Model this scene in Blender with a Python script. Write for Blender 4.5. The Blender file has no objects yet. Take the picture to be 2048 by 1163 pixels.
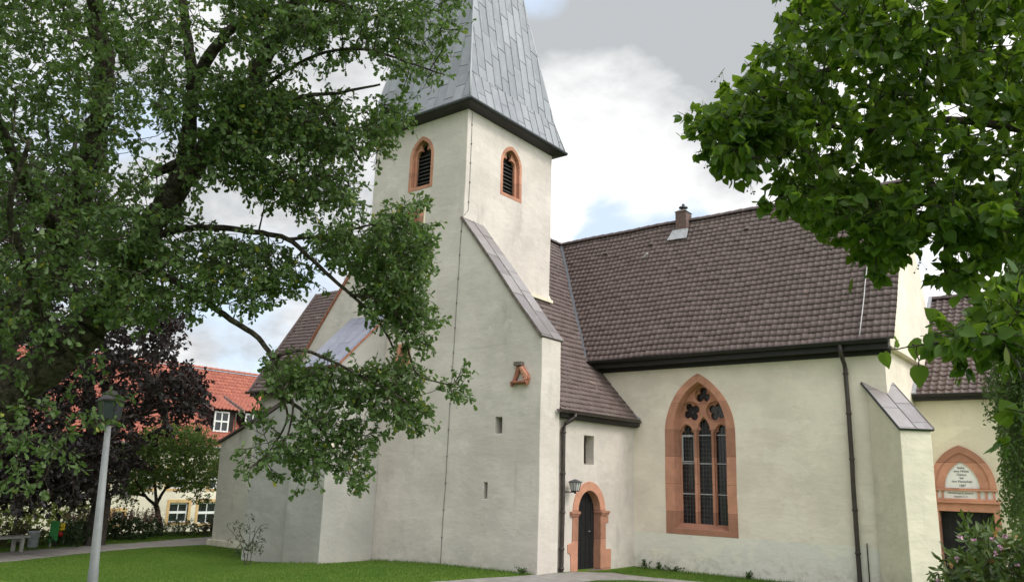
import bpy, bmesh, math, random
import numpy as np
from mathutils import Vector, Matrix

S = bpy.context.scene
COL = S.collection
rng = np.random.default_rng(7)
random.seed(7)

# ------------------------------------------------------------------ camera
EYE = np.array([0.0, 0.0, 2.3])
FPX, YAW, PIT, ROL = 1591.4, -0.663442, 0.231526, 0.0302205
_f = np.array([math.sin(YAW)*math.cos(PIT), math.cos(YAW)*math.cos(PIT), math.sin(PIT)])
_r = np.array([math.cos(YAW), -math.sin(YAW), 0.0]); _u = np.cross(_r, _f)
RT = math.cos(ROL)*_r + math.sin(ROL)*_u
UP = -math.sin(ROL)*_r + math.cos(ROL)*_u
cd = bpy.data.cameras.new('camera'); cam = bpy.data.objects.new('camera', cd); COL.objects.link(cam)
cd.sensor_fit = 'HORIZONTAL'; cd.sensor_width = 36; cd.lens = FPX/2048*36
cd.clip_start = 0.1; cd.clip_end = 3000
M = Matrix.Identity(4)
for i in range(3):
    M[i][0], M[i][1], M[i][2], M[i][3] = RT[i], UP[i], -_f[i], EYE[i]
cam.matrix_world = M
S.camera = cam

def ray(x, y): return _f + RT*(x-1024)/FPX - UP*(y-581.5)/FPX
def onX(x, y, v): d = ray(x, y); return EYE + d*(v-EYE[0])/d[0]
def onY(x, y, v): d = ray(x, y); return EYE + d*(v-EYE[1])/d[1]
def onZ(x, y, v): d = ray(x, y); return EYE + d*(v-EYE[2])/d[2]
def atD(x, y, v): d = ray(x, y); return EYE + d*(v/np.linalg.norm(d))

# ------------------------------------------------------------------ light
SUN_EL, SUN_AZ = math.radians(47), math.radians(88)     # azimuth from +Y towards +X
sd = np.array([math.cos(SUN_EL)*math.sin(SUN_AZ), math.cos(SUN_EL)*math.cos(SUN_AZ), math.sin(SUN_EL)])
sl = bpy.data.lights.new('sun', 'SUN'); sl.energy = .80; sl.angle = math.radians(14); sl.color = (1, .94, .85)
so = bpy.data.objects.new('sun', sl); COL.objects.link(so); so.location = (30, 10, 40)
so.rotation_euler = Vector(sd).to_track_quat('Z', 'Y').to_euler()

S.view_settings.view_transform = 'Standard'; S.view_settings.look = 'None'
S.view_settings.exposure = 0.90; S.view_settings.gamma = 1; S.view_settings.use_curve_mapping = False
S.render.film_transparent = False
try:
    S.cycles.max_bounces = 6; S.cycles.diffuse_bounces = 3; S.cycles.glossy_bounces = 2; S.cycles.transmission_bounces = 4
    S.cycles.use_denoising = True
except Exception: pass

class NT:
    """tiny node-tree writer"""
    def __init__(s, tree): s.t = tree; s.n = tree.nodes; s.l = tree.links
    def new(s, typ, **kw):
        n = s.n.new(typ)
        for k, v in kw.items(): setattr(n, k, v)
        return n
    def put(s, sock, v):
        if hasattr(v, 'is_output') or isinstance(v, bpy.types.NodeSocket): s.l.new(v, sock)
        elif isinstance(v, (tuple, list)) and len(v) == 3 and sock.type == 'RGBA': sock.default_value = (*v, 1)
        else: sock.default_value = v
    def math(s, op, a, b=0.0, c=0.0, clamp=False):
        n = s.new('ShaderNodeMath', operation=op, use_clamp=clamp)
        s.put(n.inputs[0], a); s.put(n.inputs[1], b); s.put(n.inputs[2], c); return n.outputs[0]
    def vmath(s, op, a, b=(0, 0, 0)):
        n = s.new('ShaderNodeVectorMath', operation=op); s.put(n.inputs[0], a); s.put(n.inputs[1], b)
        return n.outputs['Value'] if op in ('DOT_PRODUCT', 'LENGTH') else n.outputs[0]
    def mix(s, fac, a, b, blend='MIX'):
        n = s.new('ShaderNodeMix', data_type='RGBA', blend_type=blend)
        s.put(n.inputs[0], fac); s.put(n.inputs[6], a); s.put(n.inputs[7], b); return n.outputs[2]
    def noise(s, vec, scale, detail=4, rough=.55, dist=0.0):
        n = s.new('ShaderNodeTexNoise'); s.put(n.inputs['Vector'], vec)
        n.inputs['Scale'].default_value = scale; n.inputs['Detail'].default_value = detail
        n.inputs['Roughness'].default_value = rough; n.inputs['Distortion'].default_value = dist
        return n.outputs['Fac']
    def ramp(s, v, a, b, lo=0.0, hi=1.0):
        n = s.new('ShaderNodeMapRange', interpolation_type='SMOOTHSTEP')
        s.put(n.inputs[0], v); n.inputs[1].default_value = a; n.inputs[2].default_value = b
        n.inputs[3].default_value = lo; n.inputs[4].default_value = hi; return n.outputs[0]

# ------------------------------------------------------------------ sky: Nishita with broken cloud
W = bpy.data.worlds.new('World'); S.world = W; W.use_nodes = True
nt = NT(W.node_tree); nt.n.clear()
sky = nt.new('ShaderNodeTexSky', sky_type='NISHITA'); sky.sun_disc = False
sky.sun_elevation = SUN_EL; sky.sun_rotation = SUN_AZ; sky.air_density = 1.0; sky.dust_density = 1.2
tc = nt.new('ShaderNodeTexCoord'); D = tc.outputs['Generated']
sep = nt.new('ShaderNodeSeparateXYZ'); nt.put(sep.inputs[0], D)
den = nt.math('ADD', nt.math('MAXIMUM', sep.outputs[2], 0.0), 0.35)
cmb = nt.new('ShaderNodeCombineXYZ')
nt.put(cmb.inputs[0], nt.math('DIVIDE', sep.outputs[0], den)); nt.put(cmb.inputs[1], nt.math('DIVIDE', sep.outputs[1], den))
cp = cmb.outputs[0]
def blob(px, py, deg_in, deg_out):
    d = ray(px, py); d = d/np.linalg.norm(d)
    return nt.ramp(nt.vmath('DOT_PRODUCT', D, tuple(d)), math.cos(math.radians(deg_out)), math.cos(math.radians(deg_in)))
n1 = nt.noise(cp, 2.2, 7, .58, .4)
n2 = nt.noise(cp, 4.5, 6, .6, .2)
holes = nt.math('ADD', nt.math('MULTIPLY', blob(1300, 425, 2.5, 7), .55), nt.math('MULTIPLY', blob(560, 560, 1, 9), .10))
holes = nt.math('ADD', holes, nt.math('MULTIPLY', blob(1085, -35, 1, 4.5), .5))
fill = nt.math('MULTIPLY', blob(1320, 100, 5, 17), .5)
cov = nt.math('ADD', nt.math('SUBTRACT', n1, holes), fill)
mask = nt.ramp(cov, .30, .50)
bright = nt.math('ADD', nt.ramp(n2, .3, .72, 0, .55), nt.math('MULTIPLY', blob(1180, 330, 3, 11), 1.1))
bright = nt.math('ADD', bright, nt.math('MULTIPLY', blob(1950, 330, 3, 20), .8))
bright = nt.math('SUBTRACT', bright, nt.math('MULTIPLY', blob(1330, 60, 5, 16), .75), clamp=True)
ccol = nt.mix(bright, (2.95, 3.08, 3.2), (7.6, 7.5, 7.4))
sunglow = nt.ramp(nt.vmath('DOT_PRODUCT', D, tuple(sd)), .30, 1.0, 1.0, 3.3)
ccol = nt.mix(1.0, ccol, sunglow, 'MULTIPLY')
skyc = nt.mix(1.0, sky.outputs[0], (.72, .75, .78), 'MULTIPLY')
skyc = nt.mix(.6, skyc, (5.6, 6.4, 7.4))
bg = nt.new('ShaderNodeBackground'); bg.inputs[1].default_value = 0.1
nt.put(bg.inputs[0], nt.mix(mask, skyc, ccol))
wo = nt.new('ShaderNodeOutputWorld'); nt.l.new(bg.outputs[0], wo.inputs[0])

# ------------------------------------------------------------------ materials
MATS = {}
def mat(name, col, rough=.8, spec=.3, var=.12, scale=3.0, bump=0.0, bscale=20, metal=0.0, joint=0):
    m = bpy.data.materials.new(name); m.use_nodes = True
    t = NT(m.node_tree); b = t.n['Principled BSDF']
    geo = t.new('ShaderNodeNewGeometry'); pos = geo.outputs['Position']
    v = t.noise(pos, scale, 5, .6)
    k = t.ramp(v, .3, .7, 1-var, 1+var)
    c = t.mix(1.0, col, k, 'MULTIPLY')
    if joint:
        sp = t.new('ShaderNodeSeparateXYZ'); t.put(sp.inputs[0], pos)
        zj = t.math('FRACT', t.math('ADD', t.math('MULTIPLY', sp.outputs[2], 1/joint), .05))
        ln = t.math('MULTIPLY', t.math('LESS_THAN', zj, .016/joint), .55)
        c = t.mix(ln, c, (.16, .09, .07))
        blk = t.new('ShaderNodeTexWhiteNoise', noise_dimensions='1D'); t.put(blk.inputs['W'], t.math('FLOOR', t.math('ADD', t.math('MULTIPLY', sp.outputs[2], 1/joint), .05)))
        c = t.mix(1.0, c, t.ramp(blk.outputs['Value'], 0, 1, .74, 1.10), 'MULTIPLY')
        c = t.mix(t.math('MULTIPLY', t.ramp(t.noise(pos, 6, 8, .72), .52, .78), .55), c, (.20, .12, .095))
    t.put(b.inputs['Base Color'], c); b.inputs['Roughness'].default_value = rough
    b.inputs['Specular IOR Level'].default_value = spec; b.inputs['Metallic'].default_value = metal
    if bump:
        bp = t.new('ShaderNodeBump'); bp.inputs['Strength'].default_value = bump; bp.inputs['Distance'].default_value = .02
        t.put(bp.inputs['Height'], t.noise(pos, bscale, 5, .6)); t.l.new(bp.outputs[0], b.inputs['Normal'])
    MATS[name] = m
    return m

def plaster(name, col, stain=(.33, .32, .29), amount=.5, band=None):
    m = bpy.data.materials.new(name); m.use_nodes = True
    t = NT(m.node_tree); b = t.n['Principled BSDF']
    geo = t.new('ShaderNodeNewGeometry'); pos = geo.outputs['Position']
    sp = t.new('ShaderNodeSeparateXYZ'); t.put(sp.inputs[0], pos)
    c = t.mix(t.ramp(t.noise(pos, .55, 6, .65), .35, .68), tuple(x*.86 for x in col), tuple(min(x*1.04, .9) for x in col))
    if band:                                   # fresh limewash below a painted line
        zz = t.math('ADD', sp.outputs[2], t.math('MULTIPLY', t.math('SUBTRACT', t.noise(pos, 1.3, 3), .5), .06))
        c = t.mix(t.ramp(zz, .88, .92), band, c)
    st = t.vmath('MULTIPLY', pos, (1.0, 1.0, .38))
    s1 = t.math('MULTIPLY', t.ramp(t.noise(st, 1.1, 7, .66, .3), .55, .80), amount)
    c = t.mix(s1, c, stain)
    sv = t.vmath('MULTIPLY', pos, (5.5, 5.5, .16)); s3 = t.math('MULTIPLY', t.math('MULTIPLY', t.ramp(t.noise(sv, 1.0, 4, .6), .56, .78), t.ramp(t.noise(pos, .7, 4, .6), .48, .66)), amount*.55)
    c = t.mix(s3, c, stain)
    s2 = t.math('MULTIPLY', t.ramp(t.noise(pos, 5.5, 8, .72), .60, .80), amount*.55)
    c = t.mix(s2, c, tuple(x*.8 for x in stain))
    pa = t.ramp(t.noise(t.vmath('MULTIPLY', pos, (1.0, 1.0, 1.5)), .75, 3, .45, .5), .585, .60)      # patched areas
    c = t.mix(t.math('MULTIPLY', pa, .35), c, tuple(min(x*1.10, .9) for x in col))
    cn = t.math('ABSOLUTE', t.math('SUBTRACT', t.noise(t.vmath('MULTIPLY', pos, (1.6, 1.6, .8)), .9, 7, .62, .6), .5))
    ck = t.math('MULTIPLY', t.ramp(cn, .006, .0015), t.ramp(t.noise(pos, .5, 2), .52, .60))             # hairline cracks
    c = t.mix(t.math('MULTIPLY', ck, .2), c, tuple(x*.45 for x in col))
    # splashed lime and damp blotches at the wall foot
    foot = t.math('MULTIPLY', t.ramp(sp.outputs[2], .75, -.15), t.ramp(t.noise(pos, 3.2, 7, .7), .42, .72))
    c = t.mix(t.math('MULTIPLY', foot, .7), c, (.42, .38, .30))
    t.put(b.inputs['Base Color'], c); b.inputs['Roughness'].default_value = .92; b.inputs['Specular IOR Level'].default_value = .12
    h = t.math('ADD', t.math('MULTIPLY', t.noise(t.vmath('MULTIPLY', pos, (1, 1, 1.9)), 2.6, 5, .55), 1.0),
               t.math('MULTIPLY', t.noise(pos, 26, 4, .6), .10))
    h = t.math('ADD', h, t.math('MULTIPLY', t.noise(pos, 8, 3, .5, .6), .22))
    bp = t.new('ShaderNodeBump'); bp.inputs['Strength'].default_value = .42; bp.inputs['Distance'].default_value = .04
    t.put(bp.inputs['Height'], h); t.l.new(bp.outputs[0], b.inputs['Normal'])
    MATS[name] = m; return m

def tilemat(name, c1, c2, odd, rough=.55, lichen=.3):
    """one tone per tile, read from the tile's UV cell"""
    m = bpy.data.materials.new(name); m.use_nodes = True
    t = NT(m.node_tree); b = t.n['Principled BSDF']
    uv = t.new('ShaderNodeUVMap').outputs[0]
    fl = t.vmath('FLOOR', uv)
    wn = t.new('ShaderNodeTexWhiteNoise', noise_dimensions='2D'); t.put(wn.inputs['Vector'], fl)
    geo = t.new('ShaderNodeNewGeometry'); pos = geo.outputs['Position']
    c = t.mix(wn.outputs['Value'], c1, c2)
    sel = t.ramp(t.math('ADD', t.noise(pos, .8, 3), t.math('MULTIPLY', wn.outputs['Value'], .2)), .84, .90)
    c = t.mix(sel, c, odd)
    c = t.mix(t.math('MULTIPLY', t.ramp(t.noise(pos, 7, 7, .7), .55, .8), lichen), c, (.20, .19, .18))
    t.put(b.inputs['Base Color'], c); b.inputs['Roughness'].default_value = rough; b.inputs['Specular IOR Level'].default_value = .35
    bp = t.new('ShaderNodeBump'); bp.inputs['Strength'].default_value = .3; bp.inputs['Distance'].default_value = .01
    t.put(bp.inputs['Height'], t.noise(pos, 40, 3)); t.l.new(bp.outputs[0], b.inputs['Normal'])
    MATS[name] = m; return m

def leafmat(name, c1, c2, trans=.35, tint=(.10, .16, .02), rough=.45, odd=None, spec=.35):
    m = bpy.data.materials.new(name); m.use_nodes = True
    t = NT(m.node_tree); b = t.n['Principled BSDF']; out = t.n['Material Output']
    at = t.new('ShaderNodeAttribute', attribute_name='rnd')
    geo = t.new('ShaderNodeNewGeometry')
    c = t.mix(at.outputs['Fac'], c1, c2)
    if odd: c = t.mix(t.ramp(at.outputs['Fac'], .975, .985), c, odd)
    t.put(b.inputs['Base Color'], c); b.inputs['Roughness'].default_value = rough
    b.inputs['Specular IOR Level'].default_value = spec
    tr = t.new('ShaderNodeBsdfTranslucent'); t.put(tr.inputs['Color'], t.mix(.5, c, tint))
    mx = t.new('ShaderNodeMixShader'); mx.inputs[0].default_value = trans
    t.l.new(b.outputs[0], mx.inputs[1]); t.l.new(tr.outputs[0], mx.inputs[2]); t.l.new(mx.outputs[0], out.inputs['Surface'])
    MATS[name] = m; return m

P_TOWER = plaster('lime_plaster', (.665, .605, .55), (.35, .325, .30), .6)
P_NAVE = plaster('cream_plaster', (.86, .77, .645), (.66, .595, .50), .45, band=(.78, .75, .67))
P_CHOIR = plaster('yellow_plaster', (.84, .77, .60), (.58, .53, .40), .4)
P_OLD = plaster('weathered_plaster', (.66, .63, .54), (.30, .28, .24), .75)
P_HOUSE = plaster('house_render', (.80, .74, .60), (.66, .6, .48), .3)
STONE = mat('red_sandstone', (.53, .262, .175), .85, .2, .13, 2.5, .6, 30, joint=.78)
STONE_D = mat('dark_sandstone', (.34, .145, .095), .85, .2, .25, 9, .6, 40)
STONE_G = mat('weathered_stone', (.16, .13, .11), .9, .2, .3, 12, .6, 40)
TILE = tilemat('brown_pantile', (.108, .077, .070), (.142, .104, .095), (.21, .15, .125))
TILE_R = tilemat('red_pantile', (.30, .092, .062), (.40, .135, .088), (.25, .08, .06), .6, .12)
RIDGE = mat('ridge_tile', (.125, .095, .09), .6, .3, .2, 6, .3, 30)
LEADM = mat('lead_grey', (.05, .055, .065), .5, .5, .2, 6)
ZINC_L = mat('flashing', (.36, .37, .39), .5, .5, .2, 8)
BLACK = mat('dark_eaves', (.022, .020, .019), .5, .4, .2, 5)
PIPE = mat('brown_copper_pipe', (.050, .038, .033), .45, .5, .3, 6)
WOODB = mat('black_door', (.010, .011, .013), .55, .35, .4, 5, .3, 18)
WHITE = mat('white_paint', (.80, .80, .78), .5, .4, .05, 5)
GLASSD = mat('dark_glass', (.018, .021, .024), .12, .6, .5, 4)
LEADLN = mat('lead_came', (.085, .09, .095), .6, .4, .1, 6)
BARK = mat('oak_bark', (.080, .070, .053), .95, .1, .65, 16, 1.0, 26)
for n_ in BARK.node_tree.nodes:
    if n_.type == 'BUMP': n_.inputs['Distance'].default_value = .07
BARK2 = mat('grey_bark', (.07, .06, .05), .95, .1, .35, 9, .8, 30)
STEEL = mat('galvanised_steel', (.24, .25, .25), .45, .4, .12, 4)
WIRE = mat('conductor_wire', (.16, .15, .14), .5, .4, .1, 8)
WIREL = mat('bright_wire', (.55, .55, .56), .4, .5, .1, 8)

def zincmat(name, c1, c2, rough=.42):
    m = bpy.data.materials.new(name); m.use_nodes = True
    t = NT(m.node_tree); b = t.n['Principled BSDF']
    uv = t.new('ShaderNodeUVMap').outputs[0]
    wn = t.new('ShaderNodeTexWhiteNoise', noise_dimensions='2D'); t.put(wn.inputs['Vector'], t.vmath('FLOOR', uv))
    geo = t.new('ShaderNodeNewGeometry'); pos = geo.outputs['Position']
    c = t.mix(wn.outputs['Value'], c1, c2)
    c = t.mix(t.math('MULTIPLY', t.ramp(t.noise(t.vmath('MULTIPLY', pos, (1, 1, .35)), 4, 7, .7), .45, .75), .35), c, (.46, .48, .50))
    t.put(b.inputs['Base Color'], c); b.inputs['Roughness'].default_value = rough
    b.inputs['Metallic'].default_value = .25; b.inputs['Specular IOR Level'].default_value = .5
    bp = t.new('ShaderNodeBump'); bp.inputs['Strength'].default_value = .35; bp.inputs['Distance'].default_value = .03
    t.put(bp.inputs['Height'], t.noise(pos, 3.2, 4)); t.l.new(bp.outputs[0], b.inputs['Normal'])
    MATS[name] = m; return m
ZINC = zincmat('spire_lead', (.215, .225, .243), (.315, .326, .345))
ZINC_B = zincmat('brown_sheet', (.19, .165, .165), (.30, .27, .265), .38)
ZINC_P = zincmat('violet_sheet', (.22, .23, .30), (.29, .30, .37), .35)

# ------------------------------------------------------------------ objects
def tag(o, label=None, cat=None, group=None, kind=None):
    for k, v in (('label', label), ('category', cat), ('group', group), ('kind', kind)):
        if v: o[k] = v
    return o
ORIG = {}
def settle(x, y, z):
    """old masonry and roofs are never quite straight: a few centimetres of slow waviness, the same for all that is built together"""
    k = np.clip((z+.5)/2, 0, 1)
    dx = .005*np.sin(1.9*z+.6*y+.4)+.003*np.sin(4.3*z+1.7*y+2)
    dy = .005*np.sin(1.6*z+.7*x+1.3)+.003*np.sin(4.7*z+1.3*x+.2)
    dz = (.016*np.sin(.9*x+.5*y+.7)+.012*np.sin(2.1*x-1.2*y+1.1))*np.clip((z-3)/3, 0, 1)
    return np.stack([dx*k, dy*k, dz], 1)
def thing(name, loc, label, cat, group=None):
    o = bpy.data.objects.new(name, None); COL.objects.link(o); o.location = loc
    o.empty_display_size = .3; ORIG[o.name] = np.array(loc, float)
    return tag(o, label, cat, group)
def link_mesh(name, me, m, parent=None, root=None):
    """vertices are given in world space; root is the thing whose origin they hang from"""
    o = bpy.data.objects.new(name, me); COL.objects.link(o)
    if m is not None: me.materials.append(m)
    if parent is not None:
        r = parent
        while r.parent is not None: r = r.parent
        off = ORIG.get(r.name, np.zeros(3))
        still = r.name != 'church' or name == 'spire' or parent.name.startswith('spire')
        if not still:
            zs = [v.co.z for v in me.vertices]
            if len(zs) < 900 and max(zs)-min(zs) > 1.6 and name not in ('glass', 'lead_came'):
                bm = bmesh.new(); bm.from_mesh(me)
                for z in np.arange(min(zs)+.37, max(zs), .42): bmesh.ops.bisect_plane(bm, geom=bm.verts[:]+bm.edges[:]+bm.faces[:], plane_co=(0,0,z), plane_no=(0,0,1))
                bm.to_mesh(me); bm.free()
        n = len(me.vertices); a = np.empty(n*3, 'f'); me.vertices.foreach_get('co', a)
        if not still:
            q = a.reshape(-1, 3).astype(float); x, y, z = q[:,0], q[:,1], q[:,2]
            a = (q+settle(x, y, z)).astype('f').ravel()
        a = (a.reshape(-1, 3) - off).astype('f').ravel(); me.vertices.foreach_set('co', a)
        o.parent = parent
    return o

class MB:
    def __init__(s): s.v = []; s.f = []; s.uv = []
    def add(s, vs, fs, uv=None):
        k = len(s.v); s.v += [tuple(map(float, p)) for p in vs]
        for f in fs:
            s.f.append(tuple(i+k for i in f)); s.uv.append(uv if uv else (0.5, 0.5))
        return s
    def box(s, lo, hi, uv=None):
        (a, b, c), (d, e, f) = lo, hi
        return s.add([(a,b,c),(d,b,c),(d,e,c),(a,e,c),(a,b,f),(d,b,f),(d,e,f),(a,e,f)],
                     [(0,3,2,1),(4,5,6,7),(0,1,5,4),(1,2,6,5),(2,3,7,6),(3,0,4,7)], uv)
    def hexa(s, p, uv=None):       # 8 points: 4 below, 4 above, same winding
        return s.add(p, [(0,3,2,1),(4,5,6,7),(0,1,5,4),(1,2,6,5),(2,3,7,6),(3,0,4,7)], uv)
    def slab(s, poly, n, t, uv=None):      # planar polygon thickened along n by t
        n = np.array(n, float)*t; k = len(poly); a = [np.array(p, float) for p in poly]
        fs = [tuple(range(k))[::-1], tuple(range(k, 2*k))] + [(i, (i+1) % k, k+(i+1) % k, k+i) for i in range(k)]
        return s.add(a+[p+n for p in a], fs, uv)
    def bar(s, a, b, w, h=None, up=(0, 0, 1), uv=None):
        a = np.array(a, float); b = np.array(b, float); h = h or w; d = b-a; d /= np.linalg.norm(d)
        u = np.array(up, float)
        if abs(d@u) > .98: u = np.array([1., 0, 0])
        r = np.cross(d, u); r /= np.linalg.norm(r); u = np.cross(r, d)
        q = [-r*w/2-u*h/2, r*w/2-u*h/2, r*w/2+u*h/2, -r*w/2+u*h/2]
        return s.hexa([a+x for x in q]+[b+x for x in q], uv)
    def tube(s, pts, rad, n=8, cap=True):
        pts = [np.array(p, float) for p in pts]; k = len(s.v); m = len(pts)
        if np.isscalar(rad): rad = [rad]*m
        ref = np.array([.31, .17, .93])
        vs = []
        for i, p in enumerate(pts):
            d = pts[min(i+1, m-1)]-pts[max(i-1, 0)]; d /= (np.linalg.norm(d)+1e-9)
            r = np.cross(d, ref); 
            if np.linalg.norm(r) < .1: r = np.cross(d, np.array([1., 0, 0]))
            r /= np.linalg.norm(r); u = np.cross(r, d)
            for j in range(n):
                a = 2*math.pi*j/n; vs.append(p+(r*math.cos(a)+u*math.sin(a))*rad[i])
        fs = [(i*n+j, i*n+(j+1) % n, (i+1)*n+(j+1) % n, (i+1)*n+j) for i in range(m-1) for j in range(n)]
        if cap: fs += [tuple(range(n))[::-1], tuple((m-1)*n+j for j in range(n))]
        return s.add(vs, fs)
    def lathe(s, c, prof, n=16):
        c = np.array(c, float); m = len(prof)
        vs = [c+np.array([r*math.cos(2*math.pi*j/n), r*math.sin(2*math.pi*j/n), z]) for r, z in prof for j in range(n)]
        fs = [(i*n+j, i*n+(j+1) % n, (i+1)*n+(j+1) % n, (i+1)*n+j) for i in range(m-1) for j in range(n)]
        fs += [tuple(range(n))[::-1], tuple((m-1)*n+j for j in range(n))]
        return s.add(vs, fs)
    def mesh(s, name, smooth=False):
        me = bpy.data.meshes.new(name); me.from_pydata(s.v, [], s.f)
        ul = me.uv_layers.new(name='UVMap'); k = 0
        flat = []
        for f, u in zip(s.f, s.uv): flat += list(u)*len(f)
        ul.data.foreach_set('uv', flat)
        if smooth: me.polygons.foreach_set('use_smooth', [True]*len(me.polygons))
        return me
    def build(s, name, m, parent=None, smooth=False, bevel=0.0):
        me = s.mesh(name, smooth)
        if bevel:
            bm = bmesh.new(); bm.from_mesh(me); bmesh.ops.remove_doubles(bm, verts=bm.verts, dist=1e-5)
            es = [e for e in bm.edges if len(e.link_faces) == 2 and e.calc_face_angle(0) > .6]
            bmesh.ops.bevel(bm, geom=es, offset=bevel, segments=2, affect='EDGES', profile=.6)
            bm.to_mesh(me); bm.free()
        return link_mesh(name, me, m, parent)

def arch(cx, hw, z0, zs, za, n=14):
    """pointed (za-zs > hw) or round arch outline, counter-clockwise from bottom left"""
    h = za-zs; R = (hw*hw+h*h)/(2*hw); pts = [(cx-hw, z0), (cx+hw, z0)]
    a1 = math.asin(min(1, h/R))
    right = [(cx+hw-R+R*math.cos(a1*i/n), zs+R*math.sin(a1*i/n)) for i in range(n+1)]
    left = [(2*cx-x, z) for x, z in right[::-1]]
    return pts+right+left[1:]
def foil(cx, cz, lobes, d, a, ph=90, n=60):
    out = []
    for i in range(n):
        th = 2*math.pi*i/n; best = .2*a
        for k in range(lobes):
            t = th-math.radians(ph)-2*math.pi*k/lobes; q = a*a-(d*math.sin(t))**2
            if q >= 0: best = max(best, d*math.cos(t)+math.sqrt(q)) if math.cos(t) > -.2 else best
        out.append((cx+best*math.cos(th), cz+best*math.sin(th)))
    return out
def circ(cx, cz, r, n=36): return [(cx+r*math.cos(2*math.pi*i/n), cz+r*math.sin(2*math.pi*i/n)) for i in range(n)]
def lancet(cx, hw, z0, zs, za, rt=0, dt=0):
    """light with a trefoiled head"""
    h = za-zs; pts = [(cx-hw, z0), (cx+hw, z0)]
    n = 26
    for i in range(n+1):
        th = math.pi*i/n; best = .45*hw
        for ph, d, a in ((90, dt or h*.60, rt or h*.42), (8, hw*.50, hw*.50), (172, hw*.50, hw*.50)):
            t = th-math.radians(ph); q = a*a-(d*math.sin(t))**2
            if q >= 0 and math.cos(t) > 0: best = max(best, d*math.cos(t)+math.sqrt(q))
        pts.append((cx+best*math.cos(th), zs+best*math.sin(th)))
    return pts

def to_mesh(cu, fn):
    ob = bpy.data.objects.new('tmp', cu); COL.objects.link(ob)
    dg = bpy.context.evaluated_depsgraph_get(); dg.update()
    me = bpy.data.meshes.new_from_object(ob.evaluated_get(dg))
    bpy.data.objects.remove(ob); bpy.data.curves.remove(cu)
    n = len(me.vertices); a = np.empty(n*3, 'f'); me.vertices.foreach_get('co', a)
    b = fn(a.reshape(-1, 3)).astype('f'); me.vertices.foreach_set('co', b.ravel())
    me.materials.clear()
    me.polygons.foreach_set('use_smooth', [False]*len(me.polygons)); me.update()
    return me
def fmap(plane, v, sgn=1):
    """2D outline (u,z) with depth d -> world.  'y': u is x, plane y=v, depth grows +y; 'x': u is y, plane x=v, depth grows -x"""
    def g(a):
        if plane == 'y': return np.stack([a[:, 0], v+a[:, 2], a[:, 1]], 1)
        return np.stack([v-a[:, 2], a[:, 0], a[:, 1]], 1)
    return g
def plate(name, out, holes, plane, v, t, m, parent=None, bev=0.0, fn=None):
    cu = bpy.data.curves.new('c', 'CURVE'); cu.dimensions = '2D'; cu.fill_mode = 'BOTH'; cu.extrude = t/2-bev
    if bev: cu.bevel_depth = bev; cu.bevel_resolution = 1; cu.offset = -bev
    for pts in [out]+list(holes):
        sp = cu.splines.new('POLY'); sp.points.add(len(pts)-1)
        for i, p in enumerate(pts): sp.points[i].co = (p[0], p[1], 0, 1)
        sp.use_cyclic_u = True
    g = fn or fmap(plane, v)
    me = to_mesh(cu, lambda a: g(a+np.array([0, 0, t/2])))
    bm = bmesh.new(); bm.from_mesh(me); bmesh.ops.recalc_face_normals(bm, faces=bm.faces); bm.to_mesh(me); bm.free()
    return link_mesh(name, me, m, parent)
def text_mesh(txt, size, g, t=.006):
    cu = bpy.data.curves.new('t', 'FONT'); cu.body = txt; cu.size = size; cu.align_x = 'CENTER'; cu.extrude = t/2
    return to_mesh(cu, g)

def clip_mesh(me, planes):
    bm = bmesh.new(); bm.from_mesh(me)
    for co, no in planes:
        bmesh.ops.bisect_plane(bm, geom=bm.verts[:]+bm.edges[:]+bm.faces[:], plane_co=co, plane_no=no, clear_outer=True)
    bm.to_mesh(me); bm.free(); return me
def tiles(name, p0, u, v, ulen, vlen, m, parent, tw=.182, th=.22, planes=(), amp=.010, lift=.021, seed=0):
    """courses of S-tiles: p0 lower left corner, u along the eave, v up the slope"""
    p0 = np.array(p0, float); u = np.array(u, float); u /= np.linalg.norm(u); v = np.array(v, float); v /= np.linalg.norm(v)
    n = np.cross(u, v); K = 8; nu = int(math.ceil(ulen/tw)); nv = int(math.ceil(vlen/th))
    th = vlen/nv; ss = np.arange(nu*K+1)/K
    fr = ss % 1; wave = amp*(2.1*np.exp(-((fr-.22)/.15)**2)-.6-.35*np.sin(np.pi*np.clip((fr-.4)/.6, 0, 1)))
    r = np.random.default_rng(seed+11); V = []; Fc = []; UVc = []
    for j in range(nv):
        jit = np.repeat(r.normal(0, .004, nu+1), K)[:nu*K+1]
        rows = []
        for (dv, dn) in ((-.02, lift*.25-.03), (-.02, lift), (th*.5, lift*.6), (th, .0)):
            rows.append(p0+np.outer(ss*tw, u)+v*(j*th+dv)+np.outer(wave+dn+jit, n))
        b = len(V)*0
        base = sum(len(x) for x in V)
        for rr in rows: V.append(rr)
        N = nu*K+1
        for q in range(3):
            for i in range(nu*K):
                Fc.append((base+q*N+i, base+q*N+i+1, base+(q+1)*N+i+1, base+(q+1)*N+i)); UVc.append((i//K+.5, j+.5))
    V = np.concatenate(V); mb = MB(); mb.v = [tuple(x) for x in V]; mb.f = Fc; mb.uv = UVc
    me = mb.mesh(name)
    me.polygons.foreach_set('use_smooth', [(k // (nu*K)) % 3 != 0 for k in range(len(Fc))])
    if planes: clip_mesh(me, planes)
    return link_mesh(name, me, m, parent)
def clip2(poly, a, b):        # keep left of a->b
    out = []; n = len(poly)
    f = lambda p: (b[0]-a[0])*(p[1]-a[1])-(b[1]-a[1])*(p[0]-a[0])
    for i in range(n):
        p, q = poly[i], poly[(i+1) % n]; fp, fq = f(p), f(q)
        if fp >= 0: out.append(p)
        if fp*fq < 0: t = fp/(fp-fq); out.append((p[0]+(q[0]-p[0])*t, p[1]+(q[1]-p[1])*t))
    return out
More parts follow.
